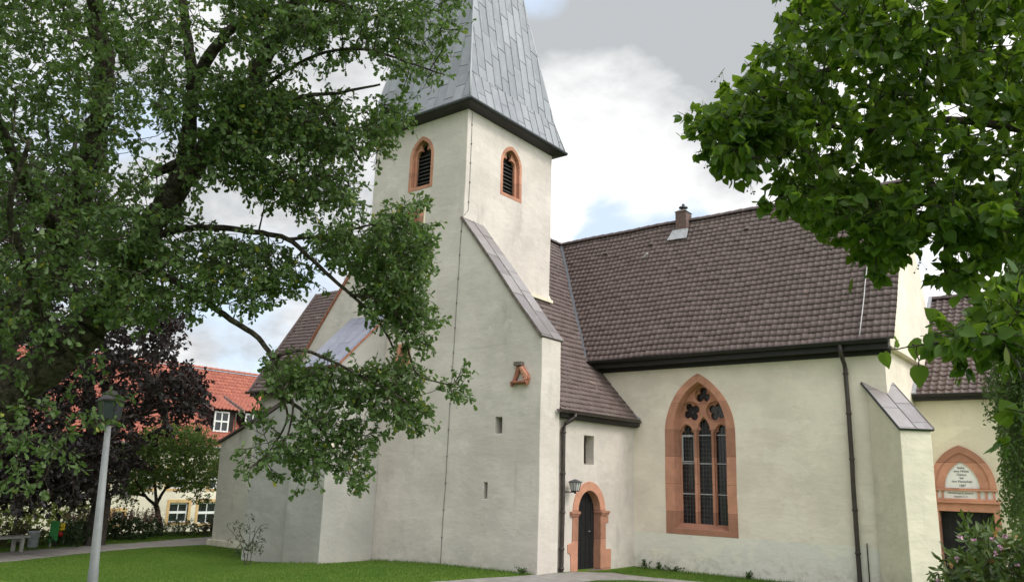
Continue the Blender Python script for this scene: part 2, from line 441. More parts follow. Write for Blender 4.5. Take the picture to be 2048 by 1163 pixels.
def sheets(mb, quad, cw, rh, seed=0, gap=.012, t=.012, shear=0.0, rib=True):
    """sheet-metal cladding on a planar polygon (world points; first edge is the lower edge)"""
    q = [np.array(p, float) for p in quad]; u = q[1]-q[0]; L = np.linalg.norm(u); u /= L
    n = np.cross(u, q[-1]-q[0]); n /= np.linalg.norm(n); v = np.cross(n, u)
    P2 = [((p-q[0])@u, (p-q[0])@v) for p in q]
    us = [p[0] for p in P2]; vs = [p[1] for p in P2]; r = np.random.default_rng(seed)
    i0 = int(math.floor(min(us)/cw)); i1 = int(math.ceil(max(us)/cw))
    for i in range(i0, i1):
        off = (i*.37 % 1)*rh+r.uniform(-.08, .08)
        j0 = int(math.floor((min(vs)-off)/rh))-1
        for j in range(j0, int(max(vs)/rh)+1):
            a, b = i*cw+gap/2, (i+1)*cw-gap/2; c, d = off+j*rh+gap/2, off+(j+1)*rh-gap/2
            sh = shear*cw
            poly = [(a, c), (b, c-sh), (b, d-sh), (a, d)]
            for k in range(len(P2)): poly = clip2(poly, P2[k], P2[(k+1) % len(P2)])
            if len(poly) < 3: continue
            w = [q[0]+u*x+v*y+n*.002 for x, y in poly]
            mb.slab(w, n, t+r.uniform(-.003, .006), (i*7+seed*31+.5, j+.5))
        if rib:
            for k in (0,):
                x = (i+1)*cw; seg = [(x-.009, -50), (x+.009, -50), (x+.009, 50), (x-.009, 50)]
                for k2 in range(len(P2)): seg = clip2(seg, P2[k2], P2[(k2+1) % len(P2)])
                if len(seg) > 2: mb.slab([q[0]+u*a_+v*b_ for a_, b_ in seg], n, .032, (i+.5, 99.5))
    return mb
# ================================================================== CHURCH
YF, YB, XT0, XT1, YTB, ZT = 16.75, 17.62, -19.06, -14.985, 21.2, 13.38
XD, YT, XG = -12.2, 21.9, -4.88
church = thing('church', (-14, 20, 0), 'cream plastered church with a grey metal spire and brown tiled roofs', 'church')
C = church

# west wall: gable shoulders and tower front in one sheet of masonry
wo_ = [(-22.06,-.9),(-12.035,-.6),(-12.035,5.96),(XT1,9.74),(XT1,ZT),(XT0,ZT),(XT0,9.74),(-22.06,5.96)]
holes = [arch(-16.885,.44,11.10,12.15,12.72), [(-17.36,5.5),(-16.96,5.5),(-16.96,6.09),(-17.36,6.09)],
         [(-13.53,3.465),(-13.29,3.465),(-13.29,3.895),(-13.53,3.895)], [(-13.86,1.77),(-13.735,1.77),(-13.735,2.19),(-13.86,2.19)]]
plate('west_wall', wo_, holes, 'y', YF, .87, P_TOWER, C, bev=.02)
plate('tower_wall', [(YB-.02,2),(YTB,2),(YTB,ZT),(YB-.02,ZT)], [arch(18.955,.46,11.10,12.15,12.72)], 'x', XT1, .6, P_TOWER, C)
mb = MB(); mb.box((XT0+.6, YTB-.6, 2), (XT1-.62, YTB-.01, ZT)); mb.box((XT0, YB+.01, 2), (XT0+.59, YTB, ZT)); mb.build('tower_wall', P_TOWER, C)
for i, (z, c, w) in enumerate(((3.68, -13.41, .14), (1.98, -13.797, .08))):
    p = MB().box((c-w, YF+.42, z-.25), (c+w, YF+.44, z+.25)).build('slit_window', GLASSD, C)
# ---- belfry windows
def belfry(pl, v, c, hw, bv):
    fr = plate('belfry_window', arch(c, hw, 11.02, 12.12, 12.82), [arch(c, hw-.125, 11.14, 12.12, 12.68)], pl, v+(.008 if pl == 'x' else -.008), .12, STONE, C, bev=.012)
    tr = plate('tracery', arch(c, hw-.10, 11.12, 12.12, 12.72), [lancet(c, .335, 11.20, 12.20, 12.70, .145, .315)], pl, v+(-.112 if pl == 'x' else .112), .11, STONE, fr, bev=.025)
    if pl == 'y': f = lambda u, z, d: (u, v+d, z)
    else: f = lambda u, z, d: (v-d, u, z)
    m = MB()
    for k in range(9):
        z = 11.2+k*.128
        q = [(c-.38, z+.08, .32), (c+.38, z+.08, .32), (c+.38, z+.0, .235), (c-.38, z+.0, .235)]
        a = [f(*p) for p in q]; b = [f(p[0], p[1]+.022, p[2]) for p in q]
        m.hexa(a+b)
    m.build('louvre', mat_louvre, fr)
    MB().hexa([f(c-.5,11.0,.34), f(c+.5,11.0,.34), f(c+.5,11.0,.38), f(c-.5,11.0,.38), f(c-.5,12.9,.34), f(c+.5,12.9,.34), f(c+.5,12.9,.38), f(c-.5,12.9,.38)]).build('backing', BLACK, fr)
mat_louvre = mat('louvre_wood', (.045, .043, .042), .5, .4, .3, 8)
belfry('y', YF, -16.885, .53, 0); belfry('x', XT1, 18.955, .56, 0)
# ---- small window, tablet and relief on the west wall
w = plate('slit_window', [(-17.47,5.41),(-16.87,5.38),(-16.87,6.15),(-17.47,6.17)], [[(-17.30,5.55),(-16.99,5.55),(-16.99,6.04),(-17.30,6.04)]], 'y', YF-.03, .25, STONE, C, bev=.012)
MB().box((-17.36, YF+.2, 5.45), (-16.93, YF+.23, 6.1)).build('glass', GLASSD, w)
w = plate('tablet', [(-17.38,9.66),(-16.58,9.66),(-16.58,10.46),(-17.38,10.46)], [[(-17.34,9.70),(-16.62,9.70),(-16.62,10.42),(-17.34,10.42)]], 'y', YF-.03, .05, P_CHOIR, C, bev=.006)
plate('tablet_field', [(-17.36,9.68),(-16.60,9.68),(-16.60,10.44),(-17.36,10.44)], [circ(-16.98,10.06,.2)], 'y', YF-.02, .04, STONE, w)
plate('tablet_disc', circ(-16.98,10.06,.17), [], 'y', YF-.035, .04, STONE_D, w, bev=.01)
r_ = plate('stone_relief', [(-12.95,4.74),(-12.43,4.76),(-12.40,4.90),(-12.43,5.0),(-12.62,5.23),(-12.81,5.23),(-12.87,5.02),(-12.93,4.86)],
           [[(-12.85,4.84),(-12.55,4.84),(-12.71,5.14)]], 'y', YF-.09, .10, STONE_D, C, bev=.012)
MB().box((-12.88, YF-.14, 5.24), (-12.62, YF+.01, 5.345)).build('relief_cap', STONE_G, r_, bevel=.012)
m = MB(); m.bar((-12.95, YF-.12, 4.79), (-12.44, YF-.12, 4.80), .10, .055); m.bar((-12.925, YF-.09, 4.77), (-12.925, YF-.09, 4.68), .07, .07); m.bar((-12.47, YF-.09, 4.78), (-12.47, YF-.09, 4.70), .07, .07)
m.bar((-12.885, YF-.05, 4.84), (-12.72, YF-.05, 5.2), .10, .05, (0, -1, 0)); m.build('relief_moulding', STONE_D, r_, bevel=.012)
cu = [(-12.70,5.20),(-12.62,5.21),(-12.43,4.97),(-12.45,4.86),(-12.52,4.84)]
plate('relief_band', cu, [circ(-12.625,5.09,.022,12), circ(-12.575,5.0,.022,12), circ(-12.53,4.92,.022,12)], 'y', YF-.125, .05, STONE, r_, bev=.006)
# ---- sloped caps of the gable shoulders
for s in (1, -1):
    x0, x1 = (-12.0, -15.03) if s > 0 else (-22.1, -19.02)
    a = [(x0, YF-.06, 5.99), (x0, YB+.06, 5.99), (x1, YB+.06, 9.80), (x1, YF-.06, 9.80)]
    if s < 0: a = [a[1], a[0], a[3], a[2]]
    n_ = np.cross(np.subtract(a[1], a[0]), np.subtract(a[3], a[0])); n_ /= np.linalg.norm(n_)
    m = MB(); m.slab([np.array(p)-n_*.075 for p in a], n_, .073); sl_ = m.build('shoulder_cap', STONE_G if s > 0 else STONE_D, C)
    sheets(MB(), [np.array(p) for p in a], .50, .78, seed=3+s, gap=.014, rib=True).build('cap_sheet', ZINC_B, sl_)
# ---- spire
cx, cy, hx, hy = -17.022, 18.975, 2.04, 2.225
APX = np.array((cx, cy, 26.2))
ring = lambda e, z: [np.array((cx+sx*(hx+e), cy+sy*(hy+e), z)) for sx, sy in ((-1,-1),(1,-1),(1,1),(-1,1))]
r0, r1 = ring(.33, 13.43), ring(.03, 14.5)
core = MB()
core.add([p+np.array((0,0,-.004)) for p in r0]+list(r1)+[APX], [(3,2,1,0)]+[(i,(i+1)%4,4+(i+1)%4,4+i) for i in range(4)]+[(4+i,4+(i+1)%4,8) for i in range(4)])
spire = core.build('spire', LEADM, C)
pn = MB()
for i in range(4):
    j = (i+1) % 4
    sheets(pn, [r0[i], r0[j], r1[j], r1[i]], .40, .95, seed=20+i, gap=.024, shear=0)
    sheets(pn, [r1[i], r1[j], APX], .40, 1.15, seed=20+i, gap=.024, shear=.16)
pn.build('lead_sheet', ZINC, spire)
m = MB()
for i in range(4): m.tube([r0[i], r1[i], APX], .035, 6)
m.build('hip_roll', ZINC, spire, True)
m = MB(); o_ = ring(.35, 0); i_ = ring(.005, 0)
for i in range(4):
    j = (i+1) % 4; z0, z1 = np.array((0,0,13.26)), np.array((0,0,13.425))
    z0o = np.array((0,0,13.33))
    m.hexa([o_[i]+z0o, o_[j]+z0o, i_[j]+z0, i_[i]+z0, o_[i]+z1, o_[j]+z1, i_[j]+z1, i_[i]+z1])
m.build('eaves_trim', BLACK, spire)
m = MB(); q = ring(.37, 13.40)
for i in range(4): m.tube([q[i], q[(i+1)%4]], .055, 8)
m.build('gutter', LEADM, spire, True)

# ---- projecting west buttress on the left, low wing walls beside it
XB = -17.95
P_BUT = plaster('shaded_grey_plaster', (.42, .405, .375), (.30, .29, .265), .6)  # grey plaster with the oak's shade put into its darker colour
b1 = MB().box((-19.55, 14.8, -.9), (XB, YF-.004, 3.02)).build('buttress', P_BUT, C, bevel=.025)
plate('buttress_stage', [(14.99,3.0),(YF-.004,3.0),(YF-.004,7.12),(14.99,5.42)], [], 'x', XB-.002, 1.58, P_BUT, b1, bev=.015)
MB().hexa([(-19.58,14.77,3.02),(XB+.03,14.77,3.02),(XB+.03,14.985,3.02),(-19.58,14.985,3.02),(-19.58,14.77,3.06),(XB+.03,14.77,3.06),(XB+.03,14.985,3.14),(-19.58,14.985,3.14)]).build('ledge', P_CHOIR, b1)
a = [(-19.62,14.86,5.35),(XB+.05,14.86,5.35),(XB+.05,YF-.002,7.18),(-19.62,YF-.002,7.18)]
m = MB(); n_ = np.array((0,-.695,.719)); m.slab([np.array(p)-n_*.06 for p in a], n_, .058); cp_ = m.build('buttress_cap', STONE_D, b1)
sheets(MB(), [np.array(p) for p in a], .42, 1.6, seed=8, gap=.012).build('cap_sheet', ZINC_P, cp_)
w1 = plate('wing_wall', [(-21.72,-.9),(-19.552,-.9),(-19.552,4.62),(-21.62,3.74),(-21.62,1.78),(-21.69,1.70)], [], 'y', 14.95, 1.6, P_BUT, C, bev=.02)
MB().bar((-21.72,15.74,3.76),(-19.56,15.74,4.68),1.66,.06).build('coping', RIDGE, w1)
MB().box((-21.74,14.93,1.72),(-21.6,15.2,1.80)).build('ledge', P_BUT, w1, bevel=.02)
w2 = plate('wing_wall', [(-26.62,-.9),(-22.062,-.9),(-22.062,5.0),(-26.72,3.28)], [], 'y', 17.05, .85, P_OLD, C, bev=.02)
MB().bar((-26.85,17.47,3.30),(-22.07,17.47,5.07),.98,.07).build('coping', RIDGE, w2)
MB().box((-26.75,16.93,-.9),(-24.0,17.04,-.1)).build('plinth', P_HOUSE, w2, bevel=.02)

# ---- nave south wall with the small door
hole_d = arch(19.36, .64, -.7, 1.47, 2.09)
hole_w = [(19.08,2.755),(19.60,2.755),(19.60,3.55),(19.08,3.55)]
plate('nave_wall', [(YB-.03,-.9),(YT+.02,-.9),(YT+.02,4.12),(YB-.03,4.12)], [hole_d, hole_w], 'x', XD, .6, P_TOWER, C)
w = MB().box((XD-.32, 19.06, 2.74), (XD-.29, 19.62, 3.57)).build('nave_window', GLASSD, C)
m = MB()
for yy in (19.10, 19.33, 19.58): m.box((XD-.285, yy-.018, 2.76), (XD-.26, yy+.018, 3.55))
for zz in (2.785, 3.52): m.box((XD-.284, 19.08, zz-.018), (XD-.262, 19.60, zz+.018))
m.build('frame', STONE_G, w)
ring_o = [(18.47,-.3),(20.49,-.3),(20.51,.30),(20.50,.46),(20.22,.47),(20.215,1.16),(20.36,1.17),(20.36,1.345),(20.2,1.36)]
n = 22; ring_o += [(19.36+.845*math.cos(math.pi*i/n), 1.46+.835*math.sin(math.pi*i/n)) for i in range(n+1)]
ring_o += [(18.50,.70),(18.29,.66),(18.31,.45),(18.44,.40)]
df = plate('door_surround', ring_o, [arch(19.36,.575,-.29,1.47,2.045)], 'x', XD+.025, .26, STONE, C, bev=.012)
for a_, b_ in ((18.38, 18.81), (19.91, 20.365)):
    m = MB(); m.box((XD-.20, a_+.02, 1.375), (XD+.055, b_-.02, 1.43)); m.box((XD-.20, a_, 1.431), (XD+.085, b_, 1.50)); m.build('impost', STONE, df, bevel=.012)
d = plate('door', arch(19.36,.60,-.2,1.47,2.07), [], 'x', XD-.215, .06, WOODB, C)
m = MB()
for k in range(5): m.box((XD-.214, 18.80+k*.235, -.1), (XD-.205, 18.80+k*.235+.218, 1.95))
m.build('boards', WOODB, d)
MB().tube([(XD-.20,19.66,.95),(XD-.16,19.66,.95),(XD-.16,19.57,.95)], .012, 8).build('handle', STEEL, d, True)
MB().box((XD-.6, 18.7, -.35), (XD+.05, 20.0, -.055)).build('threshold', STONE_G, C, bevel=.01)
MB().box((XD, 17.955, 1.30), (XD+.012, 18.09, 1.37)).build('name_plate', STEEL, C)

# ---- south transept
plate('transept_wall', [(-14.3,-.9),(XG,-.9),(XG,5.95),(-14.3,5.95)], [arch(-10.055,.96,1.02,3.78,5.36)], 'y', YT, .6, P_NAVE, C)
plate('transept_gable', [(YT+.6,-.9),(27.9,-.9),(27.9,5.9),(YT+.6,5.9)], [], 'x', XG, .5, P_NAVE, C)
plate('transept_gable', [(21.72,5.87),(28.0,5.87),(28.0,6.1),(24.85,11.16),(21.72,6.13)], [], 'x', -4.685, .6, P_NAVE, C)
ACX = -10.055
wf = plate('tracery_window', arch(ACX,1.095,.90,3.75,5.50,20), [arch(ACX,.81,1.06,3.90,5.24,20)], 'y', YT-.012, .16, STONE, C, bev=.012)
# splayed reveal
def reveal(o, i_, y0, y1):
    m = MB(); k = len(o); m.add([(x, y0, z) for x, z in o]+[(x, y1, z) for x, z in i_], [(j, (j+1) % k, k+(j+1) % k, k+j) for j in range(k)]); return m
reveal(arch(ACX,.81,1.06,3.90,5.24,20), arch(ACX,.775,1.17,3.95,5.18,20), YT+.002, YT+.31).build('reveal', STONE, wf)
BARM = mat('pale_bar', (.46,.47,.47), .5, .4, .1, 6)
LX = (-10.60, -10.055, -9.51)
front = [circ(-10.455,4.40,.295), circ(-9.655,4.40,.295), circ(-10.055,4.88,.235)]
for c, za in zip(LX, (4.03, 4.24, 4.03)): front.append(arch(c, .23, 1.18, 3.70, za, 10))
plate('tracery', arch(ACX,.93,1.05,3.9,5.36,20), front, 'y', YT+.30, .07, STONE, wf, bev=.022)
def tri(cx, cz, r, ph, f=1.0): return [(cx+r*math.cos(math.radians(ph+120*k)), cz+r*f*math.sin(math.radians(ph+120*k))) for k in range(3)]
back = [foil(-10.455,4.40,4,.152,.115,30), foil(-9.655,4.40,4,.152,.115,60), foil(-10.055,4.88,3,.130,.115,90)]
for c, zs, za in zip(LX, (3.70, 3.76, 3.70), (4.0, 4.17, 4.0)): back.append(lancet(c, .208, 1.19, zs, za))
plate('tracery', arch(ACX,.93,1.05,3.9,5.36,20), back, 'y', YT+.375, .09, STONE, wf, bev=.018)
MB().hexa([(-10.86,YT+.06,1.05),(-9.25,YT+.06,1.05),(-9.25,YT+.36,1.05),(-10.86,YT+.36,1.05),(-10.86,YT+.06,1.075),(-9.25,YT+.06,1.075),(-9.25,YT+.36,1.20),(-10.86,YT+.36,1.20)]).build('sill', STONE, wf, bevel=.01)
gl = MB().box((-10.85,YT+.475,1.15),(-9.26,YT+.49,5.2)).build('glass', GLASSD, wf)
m = MB(); r = np.random.default_rng(3)
for c in LX:
    for k in range(1, 4): x = c-.2+k*.1; m.box((x-.006, YT+.455, 1.2), (x+.006, YT+.468, 4.0 if c != LX[1] else 4.25))
    z = 1.2
    while z < 3.95: m.box((c-.2, YT+.453, z-.0055), (c+.2, YT+.466, z+.0055)); z += .125
for c, cz, nl in ((-10.455,4.40,4),(-9.655,4.40,4),(-10.055,4.88,3)):
    for k in range(nl*2):
        a = 2*math.pi*k/(nl*2)+.5; m.bar((c,YT+.46,cz),(c+.26*math.cos(a),YT+.46,cz+.26*math.sin(a)),.007,.007)
m.build('lead_came', LEADLN, wf)
for c in LX:
    for z in (3.72, 2.90, 2.03): MB().box((c-.22, YT+.435, z-.014), (c+.22, YT+.452, z+.014)).build('saddle_bar', BARM, wf)
plate('casement', [(-10.80,2.94),(-10.40,2.94),(-10.40,3.70),(-10.80,3.70)], [[(-10.77,2.97),(-10.43,2.97),(-10.43,3.67),(-10.77,3.67)]], 'y', YT+.41, .03, BARM, wf)
# ---- diagonal corner buttress
dd = np.array((1,-1,0))/2**.5; nn = np.array((1,1,0))/2**.5; k0 = np.array((XG, YT, 0.))
P_DB = plaster('streaked_plaster', (.78,.72,.585), (.34,.345,.32), .85)
def dq(s, w, z): return k0+dd*s+nn*w+np.array((0,0,z))
zc = lambda s: 5.0-(s+.42)*.845
db = MB().hexa([dq(-.25,-.4,-.9),dq(1.0,-.4,-.9),dq(1.0,.4,-.9),dq(-.25,.4,-.9),dq(-.25,-.4,zc(-.25)-.03),dq(1.0,-.4,zc(1)-.03),dq(1.0,.4,zc(1)-.03),dq(-.25,.4,zc(-.25)-.03)]).build('buttress', P_DB, C, bevel=.02)
a = [dq(1.07,-.45,zc(1.07)),dq(1.07,.45,zc(1.07)),dq(-.42,.45,zc(-.42)),dq(-.42,-.45,zc(-.42))]
n_ = np.cross(a[1]-a[0], a[3]-a[0]); n_ /= np.linalg.norm(n_)
m = MB(); m.slab([p-n_*.05 for p in a], n_, .048); cp_ = m.build('buttress_cap', LEADM, db)
sheets(MB(), a, .45, .78, seed=5, gap=.016).build('cap_sheet', ZINC_B, cp_)
# ---- choir with its portal
YC = 25.0
plate('choir_wall', [(XG+.01,-.5),(-1.9,-.5),(-1.9,4.9),(XG+.01,4.9)], [[(-4.52,-.45),(-3.2,-.45),(-3.2,1.80),(-4.52,1.80)]], 'y', YC, .5, P_CHOIR, C)
MB().box((-2.4, YC+.5, -.5), (-1.9, 32, 4.9)).build('choir_wall', P_CHOIR, C)
PX = -3.865
po = plate('portal', arch(PX,.785,2.40,2.46,3.55,18), [arch(PX,.66,2.40,2.46,3.36,18)], 'y', YC-.09, .10, STONE, C, bev=.012)
plate('inner_arch', arch(PX,.665,2.40,2.46,3.37,18), [arch(PX-.01,.425,2.40,2.43,3.12,14)], 'y', YC-.055, .06, STONE, po, bev=.01)
plate('inscription_panel', arch(PX-.01,.44,2.40,2.43,3.14,14), [], 'y', YC-.02, .03, WHITE, po)
plate('jamb', [(-4.64,-.4),(-3.05,-.4),(-3.05,2.02),(-4.64,2.02)], [[(-4.50,-.39),(-3.20,-.39),(-3.20,1.80),(-4.50,1.80)]], 'y', YC-.05, .30, STONE, po, bev=.012)
m = MB(); m.box((-4.68,YC-.13,2.022),(-3.02,YC-.002,2.08)); m.box((-4.66,YC-.10,2.082),(-3.04,YC-.002,2.14)); m.box((-4.67,YC-.11,2.345),(-3.06,YC-.002,2.398))
for x in (-4.64,-4.51,-4.37,-3.50,-3.33,-3.15): m.box((x-.025,YC-.08,2.142),(x+.025,YC-.002,2.343))
m.build('cornice', STONE, po, bevel=.008)
MB().box((-4.66,YC-.03,2.141),(-3.1,YC-.001,2.344)).build('inscription_band', WHITE, po)
INK = mat('ink', (.05,.05,.055), .7, .2, .1)
tx = []
for s, z, sz in (('Siehe',2.925,.085),('eine H\u00fctte',2.835,.085),('Gottes',2.745,.085),('bei',2.66,.08),('den Menschen',2.565,.085),('1887',2.455,.085)):
    tx.append(text_mesh(s, sz, lambda a, z=z: np.stack([PX-.01+a[:,0], YC-.023-a[:,2], z+a[:,1]], 1)))
for s, z in (('Offenbarung St. Johannis',2.265),('Kapitel 21, 3',2.175)):
    tx.append(text_mesh(s, .062, lambda a, z=z: np.stack([-3.935+a[:,0], YC-.033-a[:,2], z+a[:,1]], 1)))
for t_ in tx: link_mesh('inscription', t_, INK, po)
d = MB().box((-4.55,YC+.28,-.42),(-3.15,YC+.33,1.85)).build('portal_door', WOODB, C)
m = MB()
for k in range(8): m.box((-4.52+k*.166,YC+.265,-.4),(-4.52+k*.166+.152,YC+.279,1.8))
m.build('boards', WOODB, d)

# ---- roofs
SL = 1.6
vT = np.array((0,1,SL)); vT = vT/np.linalg.norm(vT)
LT = (24.85-21.55)*math.hypot(1,SL)
vp = np.cross(np.array((-3.35,3.30,5.2)), (0,0,1))          # vertical plane through the valley
tr_ = tiles('transept_roof', (-17.1,21.55,6.06), (1,0,0), vT, 17.1-4.64, LT, TILE, C, planes=[((-13.72,21.55,6), tuple(-vp if vp[0] > 0 else vp))], seed=1)
MB().slab([(-13.6,21.6,6.0),(-4.7,21.6,6.0),(-4.7,24.85,11.2),(-17,24.85,11.2)], (0,.85,-.53), .08).build('roof_boarding', BLACK, tr_)
MB().slab([(-4.7,28.2,6.0),(-17,28.2,6.0),(-17,24.86,11.2),(-4.7,24.86,11.2)], (0,-.85,-.53), .08).build('rear_slope', TILE, tr_)
def ridge_run(a, b, name, parent, r=.12, L=.38, m_=RIDGE):
    a = np.array(a, float); b = np.array(b, float); d = b-a; n = int(np.linalg.norm(d)/L); m = MB()
    up = np.array((0,0,1.)); dn = d/np.linalg.norm(d); sd_ = np.cross(dn, up)
    for i in range(n):
        p, q = a+d*i/n, a+d*(i+1.12)/n; K = 8; vs = []
        for c, rr in ((p, r*1.10), (q, r*.94)):
            for j in range(K+1):
                t = math.pi*(j/K); vs.append(c+sd_*math.cos(t)*rr+up*(math.sin(t)*rr-.05))
        m.add(vs, [(j, j+1, K+2+j, K+1+j) for j in range(K)]+[tuple(range(K+1))[::-1]])
    return m.build(name, m_, parent, False)
ridge_run((-4.62,24.85,11.34), (-17.0,24.85,11.34), 'ridge_tile', tr_)
m = MB(); m.tube([(-5.36,21.5,6.14),(-5.36,24.8,11.42)], .012, 6); m.build('conductor', WIREL, tr_, True)
ch = MB().box((-11.94,24.5,10.3),(-11.54,24.95,11.60)).build('chimney', mat('chimney_brick', (.16,.112,.098), .9, .2, .35, 16, .5, 40), tr_)
m = MB(); m.hexa([(-11.97,24.47,11.602),(-11.51,24.47,11.602),(-11.51,24.98,11.602),(-11.97,24.98,11.602),(-11.84,24.6,11.70),(-11.64,24.6,11.70),(-11.64,24.85,11.70),(-11.84,24.85,11.70)]); m.build('chimney_cap', STONE_G, tr_)
MB().lathe((-11.74,24.72,11.68), [(.085,0),(.08,.09),(.16,.10),(.15,.14),(.05,.17),(.05,.24),(.03,.26)], 14).build('chimney_pot', LEADM, tr_)
m = MB(); m.slab([(-12.16,24.26,10.515),(-11.42,24.26,10.515),(-11.46,24.52,10.93),(-12.05,24.52,10.93)], (0,-.85,.53), .03)
m.v = [(x, y, z) for x, y, z in m.v]; m.build('flashing', ZINC_L, tr_)
def on_roof(px, py):
    dd_ = ray(px, py); n_ = np.array((0,-SL,1.)); t = ((6.06-SL*21.55)-n_@EYE)/(n_@dd_); return EYE+dd_*t
p = on_roof(1290, 516); m = MB(); m.bar(p+np.array((-.02,-.06,-.02)), p+np.array((.16,-.12,.10)), .10, .02); m.build('roof_vent', WHITE, tr_)
for px, py in ((1213,507),(1303,491),(1495,458)):
    p = on_roof(px, py); m = MB(); m.hexa([p+np.array(q) for q in ((-.09,-.03,-.06),(.09,-.03,-.06),(.09,.09,.10),(-.09,.09,.10),(-.07,-.12,.0),(.07,-.12,.0),(.05,.05,.14),(-.05,.05,.14))]); m.build('vent_tile', RIDGE, tr_)
# nave roof, south slope: steep above, bell-cast below
nr = tiles('nave_roof', (-11.95,YB+.0,4.10), (0,1,0), (-1.75,0,2.0), 4.30, math.hypot(1.75,2.0), TILE, C, seed=2, planes=[((0,21.93,0),(0,1,0))])
vN = np.array((-3.35,0,5.2))
vp2 = -(-vp if vp[0] > 0 else vp)
tiles('upper_slope', (-13.70,YB,6.10), (0,1,0), vN, 7.4, np.linalg.norm(vN), TILE, nr, seed=4, planes=[((-13.72,21.55,6), tuple(vp2))])
m = MB(); m.slab([(-12.05,YB,4.02),(-12.05,21.85,4.02),(-13.7,21.85,5.98),(-13.7,YB,5.98)], (-.75,0,-.66), .08); m.slab([(-13.75,YB,5.98),(-13.75,21.7,5.98),(-17.05,24.8,11.1),(-17.05,YB,11.1)], (-.84,0,-.54), .08); m.build('roof_boarding', BLACK, nr)
MB().slab([(-22.1,28,4.05),(-22.1,YB,4.05),(-17.05,YB,11.25),(-17.05,28,11.25)], (-.8,0,.6), .06).build('north_slope', TILE, nr)
ridge_run((-17.05,24.9,11.34),(-17.05,YTB,11.34),'ridge_tile',nr)
m = MB(); m.bar((-13.74,21.5,6.16),(-17.0,24.78,11.30),.10,.05); m.build('valley', LEADM, nr)
pts = [(-11.98,21.85,4.16),(-12.54,21.85,4.60),(-13.19,21.85,5.33),(-13.66,21.85,5.98)]
m = MB(); 
for a, b in zip(pts, pts[1:]): m.bar(a, b, .07, .10)
m.build('flashing', ZINC_L, nr)
m = MB(); m.bar((-14.9,YB+.06,8.08),(-14.9,YTB,8.06),.16,.10); m.bar((-14.96,21.18,8.1),(-15.9,21.24,9.65),.14,.10); m.build('mortar_fillet', P_CHOIR, nr)
# choir roof
vC = np.array((0,3.85,3.5))
cr = tiles('choir_roof', (XG+.02,24.72,4.92), (1,0,0), vC, 3.3, np.linalg.norm(vC), TILE, C, tw=.195, th=.23, seed=6, amp=.017)
MB().slab([(XG,24.85,4.85),(-1.6,24.85,4.85),(-1.6,28.6,8.3),(XG,28.6,8.3)], (0,.67,-.74), .08).build('roof_boarding', BLACK, cr)
MB().slab([(-1.6,32.4,4.85),(XG,32.4,4.85),(XG,28.62,8.3),(-1.6,28.62,8.3)], (0,-.67,-.74), .08).build('rear_slope', TILE, cr)
ridge_run((XG,28.6,8.48),(-1.6,28.6,8.48),'ridge_tile',cr)
m = MB(); m.bar((XG+.05,24.66,4.95),(XG+.05,28.55,8.52),.10,.07); m.build('verge_flashing', ZINC_L, cr)
# north transept
vNt = vT
ntr = tiles('transept_roof', (-31.85,21.55,5.82), (1,0,0), vNt, 9.7, LT, TILE, C, seed=9)
MB().slab([(-31.8,21.6,5.72),(-22.2,21.6,5.72),(-22.2,24.85,10.9),(-31.8,24.85,10.9)], (0,.85,-.53), .08).build('roof_boarding', BLACK, ntr)
MB().slab([(-22.2,28.2,5.7),(-31.8,28.2,5.7),(-31.8,24.86,10.9),(-22.2,24.86,10.9)], (0,-.85,-.53), .08).build('rear_slope', TILE, ntr)
m = MB(); m.slab([(-31.9,21.5,5.72),(-31.8,21.5,5.72),(-31.8,24.85,11.02),(-31.9,24.85,11.02)], (0,.85,-.53), -.12); m.build('verge_tile', RIDGE, ntr)
MB().box((-31.5,YT,-.9),(-21.96,YT+.6,5.7)).build('transept_wall', P_TOWER, C)
plate('transept_gable', [(YT+.6,-.9),(27.9,-.9),(27.9,5.8),(24.85,10.9),(22.5,7.0)], [], 'x', -31.0, .5, P_TOWER, C)
MB().box((-21.95,YB+.01,-.9),(-21.4,YT-.01,4.0)).build('nave_wall', P_TOWER, C)
# ---- gutters and pipes
def gutter(a, b, r, name, m_, parent):
    a = np.array(a, float); b = np.array(b, float); d = b-a; d /= np.linalg.norm(d); s = np.cross(d, (0,0,1)); K = 8; vs = []
    for c in (a, b):
        for rr in (r, r-.012):
            for j in range(K+1):
                t = math.pi*j/K; vs.append(c+s*math.cos(t)*rr-np.array((0,0,1))*math.sin(t)*rr)
    N = K+1; fs = []
    for j in range(K):
        fs += [(j, j+1, 2*N+j+1, 2*N+j), (N+j+1, N+j, 3*N+j, 3*N+j+1), (j, N+j, N+j+1, j+1), (2*N+j, 2*N+j+1, 3*N+j+1, 3*N+j)]
    fs += [(0, 2*N, 3*N, N), (K, N+K, 3*N+K, 2*N+K)]
    m = MB(); m.add(vs, fs); m.tube([a+s*r, b+s*r], .012, 6); m.tube([a-s*r, b-s*r], .012, 6); return m.build(name, m_, parent, False)
gutter((-13.70,21.43,6.02),(-4.66,21.43,6.02),.085,'gutter',BLACK,C)
m = MB(); m.box((-13.72,21.53,5.80),(-4.70,21.60,6.03)); m.box((-13.72,21.602,5.80),(-4.70,YT-.002,5.86)); m.box((-14.3,YT-.05,5.68),(-4.72,YT-.004,5.796)); m.build('eaves_board', BLACK, C)
gutter((-11.90,17.40,4.13),(-11.90,21.62,4.13),.075,'gutter',PIPE,C)
m = MB(); m.box((-12.05,YB,3.96),(-11.985,21.88,4.09)); m.box((-12.198,YB,3.93),(-12.052,21.88,4.0)); m.build('eaves_board', BLACK, C)
gutter((XG+.05,24.64,4.93),(-1.6,24.64,4.93),.07,'gutter',BLACK,C)
